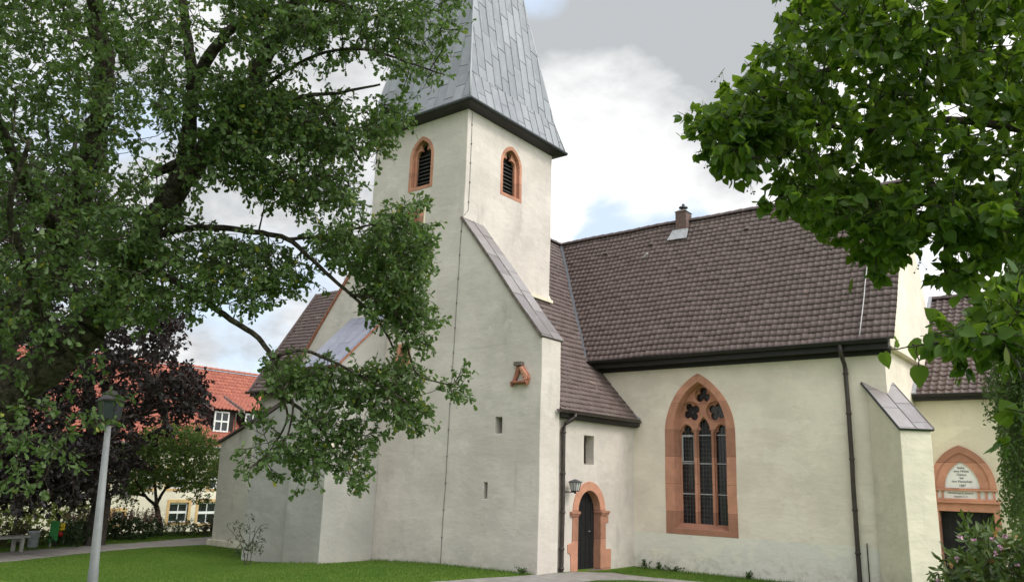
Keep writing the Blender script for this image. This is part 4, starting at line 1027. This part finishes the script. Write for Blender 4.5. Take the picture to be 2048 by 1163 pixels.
# ------------------------------------------------------------------ the oak on the left
oakb = atD(-150, 1150, 10.2); oakb[2] = float(zg(oakb[0], oakb[1]))
oak = thing('oak_tree', tuple(oakb), 'large oak with lobed leaves and a thick dark leaning limb filling the left side', 'tree')
O = Tree(11)
L1 = px_path([(-70,880,9.9),(0,800,9.7),(90,735,9.5),(175,662,9.3),(235,570,9.2),(285,480,9.1),(335,405,9.0),(390,330,8.9),(440,262,8.8),(490,200,8.7),(530,120,8.6),(570,50,8.5),(620,-60,8.4)])
O.limb([oakb+(0,0,-.3), oakb+(0,0,.4), oakb+(.05,.05,1.3), L1[0]], .42, .27, 14)
O.limb(L1, .25, .045, 14)
O.limb(px_path([(-80,870,9.9),(-30,700,10.2),(25,625,10.3),(85,565,10.3),(130,480,10.3),(165,380,10.2),(195,250,10.1),(205,120,10),(190,0,9.9),(170,-160,9.8)]), .30, .06, 10)
O.limb(px_path([(360,370,9.0),(378,260,9.1),(386,160,9.2),(372,60,9.3),(362,-80,9.4)]), .10, .035)
O.limb(px_path([(384,180,9.2),(420,110,9.0),(465,58,8.9),(540,20,8.7),(640,0,8.5),(720,20,8.4)]), .075, .02)
O.limb(px_path([(310,345,9.1),(380,315,8.9),(440,275,8.7),(500,225,8.5),(590,195,8.3),(680,185,8.2),(760,170,8.1)]), .055, .010)
O.limb(px_path([(275,495,9.1),(340,462,8.9),(430,455,8.6),(510,464,8.4),(575,478,8.2),(625,520,8.1),(670,562,8.0),(715,600,7.9),(755,640,7.9),(790,700,7.8)]), .042, .009)
O.limb(px_path([(245,560,9.2),(310,545,8.9),(380,580,8.5),(450,630,8.2),(516,675,8.0),(545,720,7.9),(553,780,7.8),(610,825,7.8),(650,870,7.8),(685,940,7.8)]), .044, .009)
O.limb(px_path([(545,715,7.9),(600,700,7.8),(660,720,7.7),(740,760,7.6),(810,800,7.6)]), .022, .008)
O.limb(px_path([(700,590,7.9),(760,600,7.8),(800,640,7.7),(830,740,7.7),(870,762,7.7),(905,768,7.7)]), .018, .005)
O.limb(px_path([(553,770,7.8),(585,800,7.7),(578,860,7.7),(560,900,7.7)]), .016, .006)
O.limb(px_path([(545,760,7.9),(575,830,7.9),(540,900,7.8),(505,930,7.8)]), .014, .005)
O.limb(px_path([(480,220,8.7),(560,150,8.4),(650,105,8.2),(740,100,8.1),(830,130,8.0),(890,150,8.0)]), .024, .006)
O.limb(px_path([(620,195,8.3),(680,260,8.2),(720,320,8.1)]), .022, .008)
O.limb(px_path([(575,478,8.2),(660,470,8.0),(740,450,7.9),(820,450,7.9)]), .020, .006)
O.limb(px_path([(-60,860,9.8),(40,880,8.9),(120,860,8.2)]), .018, .005)
O.limb(px_path([(130,480,10.2),(60,380,9.6),(0,250,9.2),(-60,120,9)]), .09, .03)
O.limb(px_path([(100,720,9.4),(60,560,8.6),(20,420,8.0),(60,280,7.7)]), .05, .015)
regs = [
 ([(-260,-200),(430,-200),(440,120),(385,230),(330,300),(400,400),(370,560),(320,640),(170,650),(60,700),(-260,760)], 860, 7.4, 11.2),
 ([(430,-200),(960,-200),(925,40),(950,70),(905,120),(880,190),(820,190),(760,150),(700,90),(600,90),(520,140),(430,120)], 300, 7.6, 10.2),
 ([(430,130),(540,150),(640,190),(720,180),(790,190),(850,225),(790,285),(775,330),(700,320),(640,330),(560,300),(470,330),(390,330)], 215, 7.7, 9.6),
 ([(330,160),(520,120),(640,210),(700,300),(640,330),(560,310),(470,340),(390,400),(330,330)], 75, 7.8, 9.4),
 ([(430,-100),(760,-100),(720,60),(600,100),(500,130),(430,100)], 50, 7.8, 9.6),
 ([(530,30),(770,50),(775,120),(680,115),(560,180),(520,150)], 26, 7.9, 8.8),
 ([(200,420),(420,420),(400,560),(330,660),(210,640)], 90, 8.0, 9.6),
 ([(480,300),(640,330),(720,330),(735,410),(690,440),(640,420),(560,440),(470,380),(430,380)], 85, 7.7, 9.2),
 ([(640,430),(720,440),(800,400),(840,430),(885,480),(865,560),(830,640),(760,620),(700,560),(640,520),(600,470)], 185, 7.5, 8.9),
 ([(400,440),(560,470),(650,540),(640,580),(560,600),(520,640),(440,620),(390,640),(330,620),(380,540)], 130, 7.7, 9.0),
 ([(720,560),(840,560),(870,640),(850,700),(800,700),(780,660),(730,640)], 60, 7.4, 8.3),
 ([(520,690),(620,720),(700,720),(800,730),(860,720),(850,790),(870,810),(840,870),(790,850),(760,830),(700,810),(620,800),(550,800)], 128, 7.3, 8.2),
 ([(620,800),(720,820),(770,880),(735,900),(740,970),(700,975),(650,930),(600,930),(570,880)], 54, 7.4, 8.1),
 ([(510,820),(560,850),(560,930),(520,950),(490,935),(495,880)], 13, 7.5, 8.0),
 ([(870,760),(925,745),(925,790),(880,790)], 6, 7.6, 7.8),
 ([(560,870),(640,880),(640,950),(580,950)], 10, 7.5, 8.0),
 ([(0,640),(110,640),(190,660),(250,760),(250,840),(150,860),(60,900),(-150,900),(-150,700)], 26, 7.6, 8.6),
 ([(-60,830),(120,840),(170,900),(90,960),(-60,960)], 14, 7.4, 8.2),
 ([(800,400),(850,400),(860,470),(800,470)], 10, 7.6, 8.0)]
gaps = [[(-50,790),(0,760),(100,685),(190,630),(215,665),(110,775),(0,850),(-50,860)], [(430,395),(560,395),(640,470),(560,460),(430,440)], [(405,650),(500,690),(540,790),(440,760)], [(655,120),(735,110),(735,250),(690,250)], [(735,330),(775,360),(735,415)], [(600,560),(700,600),(640,660),(590,640)]]
att, reg = [], []
for i, (poly, n, d0, d1) in enumerate(regs): att.append(sample(O.r, poly, n, max(d0, 7.5), max(d1, 8.1), gaps, (28, 30, 24, 14, 14, 6, 14, 22, 20, 18, 12)[i] if i < 11 else (14 if i < 13 else 0), .75)); reg += [i]*n
att = np.concatenate(att); reg = np.array(reg)
dirs = O.grow(att)
dense = reg <= 7
c = cat([O.rosettes(att[dense], dirs[dense], 5, .25, 8, .064), O.rosettes(att[~dense], dirs[~dense], 4, .19, 8, .062)])
OAKL = leafmat('oak_leaf', (.062, .118, .034), (.145, .21, .078), .42, (.22, .38, .05), .42, odd=(.30, .30, .03))
O.trunk('trunk', BARK, oak)
leafcloud('crown', *c, T_OAK, OAKL, oak, .3, .18, 1)

# ------------------------------------------------------------------ the lime overhanging from the right
lb_ = atD(2420, 1150, 6.6); lb_[2] = float(zg(lb_[0], lb_[1]))
lime = thing('lime_tree', tuple(lb_), 'lime tree with heart shaped leaves overhanging the upper right of the roof', 'tree')
T = Tree(23)
top = atD(2380, 300, 6.4)
T.limb([lb_-(0,0,.3), lb_+(0,0,1.2), atD(2400,700,6.5), top, atD(2350,-100,6.3), atD(2300,-500,6.2)], .24, .07, 12)
for pts, r0 in (([(2370,250,6.4),(2200,120,6.0),(2050,60,5.6),(1880,60,5.3),(1720,120,5.1),(1570,170,5.0),(1440,250,4.9)], .05),
                ([(2380,330,6.4),(2200,300,5.9),(2050,260,5.6),(1900,240,5.2),(1750,260,5.0),(1600,250,4.9),(1500,290,4.9)], .04),
                ([(2390,420,6.4),(2200,440,5.8),(2050,420,5.4),(1960,400,5.1),(1905,440,4.9),(1890,520,4.8),(1900,590,4.8)], .035),
                ([(2395,560,6.4),(2250,600,5.4),(2120,640,4.6),(2000,660,4.0),(1900,680,3.7),(1840,690,3.6),(1775,700,3.6)], .009),
                ([(2350,-50,6.3),(2150,-60,5.9),(1950,-60,5.6),(1750,-40,5.4),(1580,10,5.3)], .05),
                ([(2200,440,5.8),(1980,420,5.4),(1800,400,5.2),(1720,430,5.0),(1640,400,5.0)], .022)): T.limb(px_path(pts), r0, min(.006, r0*.25), 7)
regs = [([(1525,-150),(2250,-150),(2250,330),(1980,330),(1900,400),(1790,400),(1650,370),(1560,330),(1480,300),(1400,290),(1385,250),(1405,200),(1470,160),(1510,100),(1550,50)], 470, 4.3, 6.4),
        ([(1540,320),(1650,350),(1790,380),(1890,400),(1870,480),(1820,520),(1760,545),(1690,490),(1630,440),(1560,440)], 95, 4.3, 5.6),
        ([(1375,240),(1480,180),(1570,240),(1565,345),(1490,335),(1420,330)], 46, 4.4, 5.2),
        ([(1865,370),(2010,390),(1995,540),(1930,575),(1875,575),(1880,500)], 74, 4.3, 5.4),
        ([(1990,330),(2250,330),(2250,520),(2080,520),(2010,480)], 80, 4.0, 5.6),
        ([(1810,670),(1900,650),(1970,610),(2060,560),(2250,560),(2250,700),(2060,700),(1960,725),(1900,712)], 46, 3.3, 4.1),
        ([(2040,800),(2200,780),(2200,900),(2050,870)], 6, 3.4, 4.0)]
gaps = [[(1945,190),(2010,240),(1990,330),(1950,330),(1960,280)], [(1960,130),(1990,110),(1990,140)], [(1885,470),(1960,470),(1950,520),(1905,540)]]
att = np.concatenate([sample(T.r, p, n, a, b, gaps, 27 if n > 200 else 22) for p, n, a, b in regs])
tail = np.array([atD(1768,703,3.6), atD(1790,690,3.6), atD(1826,690,3.65), atD(1850,672,3.6), atD(1838,720,3.6)])
att = np.concatenate([att, tail]); dirs = T.grow(att, .2, .010, .0028, .02)
k = len(att)-len(tail)
c = cat([T.rosettes(att[:k], dirs[:k], 4, .17, 7, .056, .8, .55, .35), T.rosettes(att[k:], dirs[k:], 1, .04, 1, .072, .3, .75, .3)])
LIML = leafmat('lime_leaf', (.060, .132, .021), (.13, .22, .037), .55, (.28, .44, .02), .4)
T.trunk('trunk', BARK2, lime)
leafcloud('crown', *c, T_LIND, LIML, lime, .22, .15, 2)
# flower bracts with their little fruit
r = T.r; sel = r.choice(k, 260); P = att[sel]+r.normal(0, .09, (260, 3)); A = np.tile((0., 0., -1.), (260, 1))+r.normal(0, .35, (260, 3))
leafcloud('flower_bract', P, A, rdir(r, 260), r.uniform(.06, .10, 260), T_LONG, leafmat('bract', (.16, .22, .06), (.24, .28, .10), .45, (.4, .45, .1), .6), lime, .1, .1, 3, kind='stuff')
mb = MB()
for p, a in zip(P, unit(A)):
    e = p+a*.085
    for q in range(5):
        w = e+r.normal(0, .018, 3)+np.array((0, 0, -.012)); mb.lathe(w, [(.0008,-.005),(.005,-.002),(.005,.002),(.0008,.005)], 5); mb.tube([p+a*.05, w], .0008, 3, cap=False)
mb.build('fruit', leafmat('lime_fruit', (.12, .16, .05), (.12, .16, .05), .1), lime)['kind'] = 'stuff'

# ------------------------------------------------------------------ weeping birch at the right edge
bb = atD(2330, 1100, 14); bb[2] = float(zg(bb[0], bb[1]))
birch = thing('birch_tree', tuple(bb), 'weeping birch with fine hanging strands in front of the yellow choir wall', 'tree')
B_ = Tree(31)
B_.limb([bb-(0,0,.3), bb+(0,0,2), atD(2300,600,14), atD(2310,200,14), atD(2300,0,14)], .14, .04, 10)
BW = mat('birch_bark', (.55,.53,.49), .8, .2, .4, 6, .4, 20)
tw_ = MB(); P, A, N_ = [], [], []
for (x0, x1, y0, y1, n) in ((1990,2060,520,700,26),(1992,2050,540,760,90),(1972,2050,680,820,60),(2000,2090,640,920,120),(2020,2140,480,980,150),(2060,2300,450,800,40),(2180,2480,60,420,70),(2220,2440,-150,250,50)):
    for _ in range(n):
        xx = B_.r.uniform(x0, x1); ya, yb = y0+B_.r.uniform(-20, 60), y1+B_.r.uniform(-60, 120 if x0 > 1980 else 30); d = B_.r.uniform(12.6, 14.6); s0 = atD(xx+25, ya, d); s1 = atD(xx, yb, d)
        s1[2] = atD(xx, yb, d)[2]; j = B_.r.normal(0, .10, 3)
        mid = (s0+s1)/2+j; pts = smooth_path([s0+np.array((.35,.1,.10)), s0, mid, s1], 5)
        tw_.tube(pts, list(np.linspace(.005, .0015, len(pts))), 4, cap=False)
        L = np.linalg.norm(s1-s0); kk = int(L*52)
        tt = B_.r.uniform(.15, 1, kk)*(len(pts)-1); i0 = np.minimum(tt.astype(int), len(pts)-2); pa = np.array(pts)
        Q = pa[i0]+(pa[i0+1]-pa[i0])*(tt-i0)[:, None]; P.append(Q+B_.r.normal(0, .035, (kk, 3)))
        A.append(B_.r.normal(0, .55, (kk, 3))+np.array((0,0,-.8))); N_.append(rdir(B_.r, kk))
P, A, N_ = np.concatenate(P), np.concatenate(A), np.concatenate(N_)
B_.trunk('trunk', BW, birch); tw_.build('twig', BARK2, birch)['kind'] = 'stuff'
leafcloud('crown', P, A, N_, B_.r.uniform(.040, .062, len(P)), T_BIR, leafmat('birch_leaf', (.085, .150, .040), (.17, .25, .07), .45, (.16,.25,.04), .5), birch, .15, .1, 4)

# ------------------------------------------------------------------ copper beech behind the lawn
cb = atD(192, 1066, 31.5); cb[2] = float(zg(cb[0], cb[1]))
cop = thing('copper_beech', tuple(cb), 'broad copper beech with dark purple foliage between lawn and house', 'tree')
K = Tree(41)
tp = atD(150, 500, 31)
K.limb([cb-(0,0,.3), cb+(0,0,1.5), atD(188,900,31), atD(170,700,31), tp, atD(150,250,31)], .38, .06, 10)
for x, y in ((-150,700),(330,700),(420,800),(250,560),(0,480),(300,880),(-50,900),(200,950)): K.limb(px_path([(135,min(y+80,900),30.6),((135+x)/2,y+30,30),(x,y,29.5+K.r.uniform(-2,2))]), .12, .02, 6)
regs = [([(-300,420),(120,300),(240,380),(270,560),(330,640),(350,760),(300,900),(270,960),(215,1005),(60,1010),(-300,1015)], 1050, 26.5, 34),
        ([(250,560),(330,600),(385,640),(360,700),(330,720),(300,700)], 26, 27, 31), ([(300,700),(400,740),(425,800),(410,850),(330,870),(290,880)], 52, 27, 31),
        ([(-100,880),(260,880),(215,990),(120,1005),(-100,1005)], 150, 26.5, 30)]
att = np.concatenate([sample(K.r, p, n, a, b, None, 22) for p, n, a, b in regs]); dirs = K.grow(att, .6, .05, .012, .03)
c = K.rosettes(att, dirs, 5, .8, 11, .165, 1.0, .2, .5, 3, .008)
K.trunk('trunk', BARK2, cop)
leafcloud('crown', *c, T_ELL, leafmat('copper_leaf', (.012, .013, .012), (.034, .027, .027), .25, (.10, .03, .03), .4), cop, .2, .1, 5)

# ------------------------------------------------------------------ small tree in front of the house
sb = onZ(321, 1073, -.33); sb[2] = float(zg(sb[0], sb[1])); dS = np.linalg.norm(sb-EYE)
smt = thing('small_tree', tuple(sb), 'small spreading green tree with a forked dark trunk before the house', 'tree')
Q_ = Tree(51)
f0 = atD(312, 1010, dS)
Q_.limb([sb-(0,0,.2), atD(319,1045,dS), f0], .14, .10, 9)
for pts in ([(312,1010),(290,990),(268,955),(245,930)], [(312,1010),(325,985),(345,960),(385,930),(415,915)], [(313,1010),(310,970),(305,930),(320,890)], [(330,975),(360,965),(400,965),(425,975)], [(290,990),(262,985),(240,985)]):
    Q_.limb(px_path([(x, y, dS+Q_.r.uniform(-.8,.8)) for x, y in pts]), .075, .018, 7)
regs = [([(232,950),(238,900),(280,872),(330,850),(390,858),(430,890),(442,930),(438,965),(400,975),(350,960),(300,975),(250,985)], 560, dS-2.3, dS+2.3),
        ([(360,960),(430,970),(428,1000),(390,1010),(365,985)], 14, dS-1, dS+1), ([(228,960),(290,970),(270,1000),(235,1000)], 20, dS-1, dS+1)]
att = np.concatenate([sample(Q_.r, p, n, a, b) for p, n, a, b in regs]); dirs = Q_.grow(att, .4, .025, .006, .02)
dirs[:, 2] *= .25; c = Q_.rosettes(att, unit(dirs), 4, .45, 12, .095, 1.0, .1, 1.0, 3, .005)
Q_.trunk('trunk', BARK, smt)
leafcloud('crown', *c, T_ELL, leafmat('pale_green_leaf', (.075, .140, .024), (.16, .25, .055), .45, (.2,.3,.04), .5), smt, .2, .1, 6)

# ------------------------------------------------------------------ shrubs, hedge, border
def bush(name, poly, d0, d1, n, per, size, T_, m, label, catg, stems, seed, group=None, sprd=.9, up=.5, tl=.28, twigs=3):
    t = Tree(seed); att = np.concatenate([sample(t.r, poly, n, d0, d1)])
    b0 = att.mean(0); b0[2] = float(zg(b0[0], b0[1])); o = thing(name, tuple(b0), label, catg, group)
    hi = att[:, 2].max()
    for k in range(stems):
        a = 2*math.pi*k/stems; p0 = b0+np.array((math.cos(a), math.sin(a), 0))*.10-np.array((0,0,.1)); tgt = att[t.r.integers(len(att))]
        t.limb([p0, p0+(tgt-p0)*.5+(0,0,.1), tgt], .022, .007, 6)
    dirs = t.grow(att, .25, .012, .004, .05); c = t.rosettes(att, dirs, twigs, tl, per, size, sprd, .1, up, 3, .003)
    t.trunk('stem', BARK2, o); leafcloud('foliage', *c, T_, m, o, .2, .12, seed); return o, t, att
RHL = leafmat('rhododendron_leaf', (.045, .085, .022), (.12, .17, .045), .25, (.2,.3,.04), .35, odd=(.30,.16,.03))
def below(poly, o): return poly
rh, t, att = bush('rhododendron', [(1893,1140),(1905,1095),(1945,1062),(1985,1055),(2015,1075),(2060,1075),(2200,1060),(2240,1330),(1960,1330),(1880,1250),(1875,1175)], 8.4, 10.0, 280, 9, .115, T_LONG, RHL,
                  'rhododendron with narrow leaves and a few pink flowers before the portal', 'shrub', 7, 61, sprd=.85, tl=.16)
fl = [(1921,1073),(1948,1081),(1985,1078),(2010,1072),(2036,1131),(1915,1117),(2000,1094),(1876,1162),(1991,1106)]
PET = mat('pink_petal', (.56,.30,.44), .6, .2, .35, 30)
for i, (x, y) in enumerate(fl):
    p = atD(x, y, 8.35); rr = t.r; fm = MB()
    for k in range(9):
        d = unit(rr.normal(0, 1, 3)+np.array((0,0,.4))); e = p+d*.017; s_ = np.cross(d, rr.normal(0,1,3)); s_ = unit(s_)*.009
        fm.add([p, e-s_, e+d*.014, e+s_], [(0,1,2,3)])
    fm.build('flower', PET, rh)
ivy = leafmat('hedge_leaf', (.020, .045, .014), (.052, .090, .028), .25, (.1,.16,.03), .45)
bush('hedge', [(120,1076),(120,1048),(200,1042),(310,1040),(318,1070),(240,1082)], 33.5, 35.5, 210, 12, .09, T_ELL, ivy, 'long low dark green hedge along the far side of the path', 'hedge', 9, 62, tl=.35)
bush('shrub', [(325,1070),(328,1048),(350,1040),(375,1045),(380,1072)], 35.2, 37, 60, 12, .08, T_LONG, leafmat('green_shrub_leaf', (.035,.085,.02), (.07,.14,.035), .3), 'bright green rounded shrub between the small tree trunk and the church', 'shrub', 5, 63, tl=.35)
bush('shrub', [(375,1072),(380,1045),(405,1040),(440,1042),(445,1075)], 35.5, 37.5, 60, 12, .08, T_ELL, leafmat('brown_shrub_leaf', (.035,.030,.018), (.075,.065,.035), .25), 'brownish red leaved shrub against the edge of the church buttress wall', 'shrub', 5, 64, tl=.35)
bush('shrub', [(-120,1060),(-120,1000),(40,985),(160,1000),(190,1040),(170,1060)], 37, 43, 150, 12, .15, T_ELL, leafmat('yellow_green_leaf', (.10,.15,.025), (.19,.22,.05), .4, (.3,.35,.05)), 'yellow green bushes far behind the bench', 'shrub', 8, 65, tl=.6)
bush('shrub', [(-120,1085),(-120,1055),(60,1052),(90,1058),(92,1082),(20,1092)], 31, 33, 90, 12, .09, T_ELL, leafmat('bronze_leaf', (.050,.045,.018), (.11,.085,.035), .3), 'low bronze green shrub directly behind the bench', 'shrub', 6, 66, tl=.35)
bush('shrub', [(100,1082),(95,1060),(130,1050),(175,1050),(175,1086),(130,1090)], 31, 33, 60, 12, .09, T_ELL, ivy, 'dark shrub right behind the green dispenser panel', 'shrub', 5, 68, tl=.35)
# pink plumes standing above the hedge
pr = np.random.default_rng(70); PP, PA, PN = [], [], []; pm = MB()
for _ in range(150):
    x = pr.uniform(120, 315); b0 = atD(x, pr.uniform(1048,1056), pr.uniform(33.2,35.5)); hgt = pr.uniform(.35,.75); tip = b0+np.array((pr.normal(0,.08),pr.normal(0,.08),hgt)); pm.tube([b0-(0,0,.5), tip], [.006,.003], 3, cap=False)
    k = 26; tt = pr.uniform(.45,1.0,k)[:,None]; PP.append(b0+(tip-b0)*tt+pr.normal(0,.03,(k,3))*(1.25-tt)); PA.append(pr.normal(0,.7,(k,3))+np.array((0,0,.8))); PN.append(rdir(pr,k))
fb = leafcloud('flower_border', np.concatenate(PP), np.concatenate(PA), np.concatenate(PN), .05, T_BIR, leafmat('plume', (.20,.10,.10), (.30,.20,.16), .3), None, .1, .1, 7)
tag(fb, 'feathery pink flower plumes rising above the hedge', 'flowers', kind='stuff')
# sparse shrub at the foot of the grey buttress
sh = onZ(496, 1131, -.26); sh[2] = float(zg(sh[0], sh[1])); dH = np.linalg.norm(sh-EYE)
shr = thing('shrub', tuple(sh), 'thin sparse shrub with bare stems at the foot of the grey church buttress', 'shrub')
t = Tree(71)
for pts in ([(492,1131),(497,1095),(500,1060),(497,1040)], [(500,1130),(504,1098),(508,1070),(512,1050)], [(490,1130),(488,1105),(478,1080),(462,1060),(452,1050)], [(497,1100),(515,1085),(530,1080)], [(500,1090),(520,1052),(540,1048)], [(497,1095),(480,1065),(482,1045)]):
    t.limb(px_path([(x, y, dH+t.r.uniform(-.15,.15)) for x, y in pts]), .016, .004, 6)
att = np.concatenate([sample(t.r, [(455,1095),(450,1048),(480,1040),(500,1030),(515,1045),(545,1055),(545,1095),(520,1105),(490,1108)], 46, dH-.5, dH+.5), sample(t.r, [(470,1110),(475,1085),(515,1085),(525,1105)], 26, dH-.35, dH+.35)])
dirs = t.grow(att, .15, .006, .002, .03); c = t.rosettes(att, dirs, 2, .09, 4, .055, .9, .1, .5, 3, .0015)
t.trunk('stem', BARK, shr); leafcloud('foliage', *c, T_ELL, leafmat('shrub_leaf', (.022,.045,.018), (.05,.085,.03), .25), shr, .2, .1, 8)
# weeds along the foot of the walls
WD = leafmat('weed_leaf', (.035,.075,.015), (.08,.13,.03), .3)
for i, (x, y, yy, hgt, lab) in enumerate(((1290,1138,21.75,.42,'largest clump of weeds at the transept wall near the corner'),(1318,1146,21.75,.26,'small tuft of weeds left of the tracery window'),(1352,1150,21.75,.24,'leafy weed under the left jamb of the tracery window'),(1495,1158,21.75,.24,'small weed right of the tracery window sill'),(712,1116,16.6,.55,'tall thin weed climbing the pale buttress corner'),(1046,1146,16.62,.2,'dark weeds at the foot of the grey west wall'),(1228,1136,21.6,.22,'weeds in the corner beside the stone doorway'))):
    p = onY(x, y, yy); p[2] = float(zg(p[0], p[1])); w_ = thing('weed', tuple(p), lab, 'weed', 'weeds along the church wall'); r = np.random.default_rng(90+i); mb = MB(); P, A, N_ = [], [], []
    for k in range(6):
        wdt = .05 if i == 4 else .22; e = p+np.array((r.normal(0,wdt*.6), r.normal(0,.05), hgt*.7*r.uniform(.5,1.1))); pts = [p+np.array((r.normal(0,.05),0,-.03)), (p+e)/2+r.normal(0,.02,3), e]; mb.tube(pts, [.004,.003,.002], 4, cap=False)
        tt = r.uniform(.2,1,14)[:,None]; P.append(p+(e-p)*tt+r.normal(0,.02,(14,3))); A.append(r.normal(0,.8,(14,3))+np.array((0,0,.35))); N_.append(rdir(r,14))
    mb.build('stem', WD, w_); leafcloud('foliage', np.concatenate(P), np.concatenate(A), np.concatenate(N_), .06, T_ELL, WD, w_, .2, .2, i)
# trees far behind the house
for i, (x, d, h_) in enumerate(((-420,75,15),(-150,88,17),(80,92,14),(250,80,12))):
    b0 = atD(x, 960, d); b0[2] = float(zg(b0[0], b0[1])); o = thing('background_tree', tuple(b0), ('tall dark green tree furthest left beyond the garden','tallest green tree beyond the garden and beech','mid green tree standing behind the copper beech','lowest green tree behind the red roof')[i], 'tree', 'trees beyond the garden')
    t = Tree(100+i); t.limb([b0-(0,0,.5), b0+(0,0,h_*.4), b0+(0,0,h_*.9)], .3, .06, 7); r = t.r
    a = rdir(r, 150)*r.uniform(.4,1,(150,1))**.5*np.array((h_*.36,h_*.36,h_*.36))+b0+np.array((0,0,h_*.58)); dirs = t.grow(a, 1.5, .08, .02, .05); c = t.rosettes(a, dirs, 4, 1.3, 10, .42, 1, .1, .5, 3, .02)
    t.trunk('trunk', BARK2, o); leafcloud('crown', *c, T_ELL, leafmat('far_leaf_%d' % i, (.03,.06,.018), (.07,.115,.03), .3), o, .2, .1, i)
bpy.context.view_layer.update()
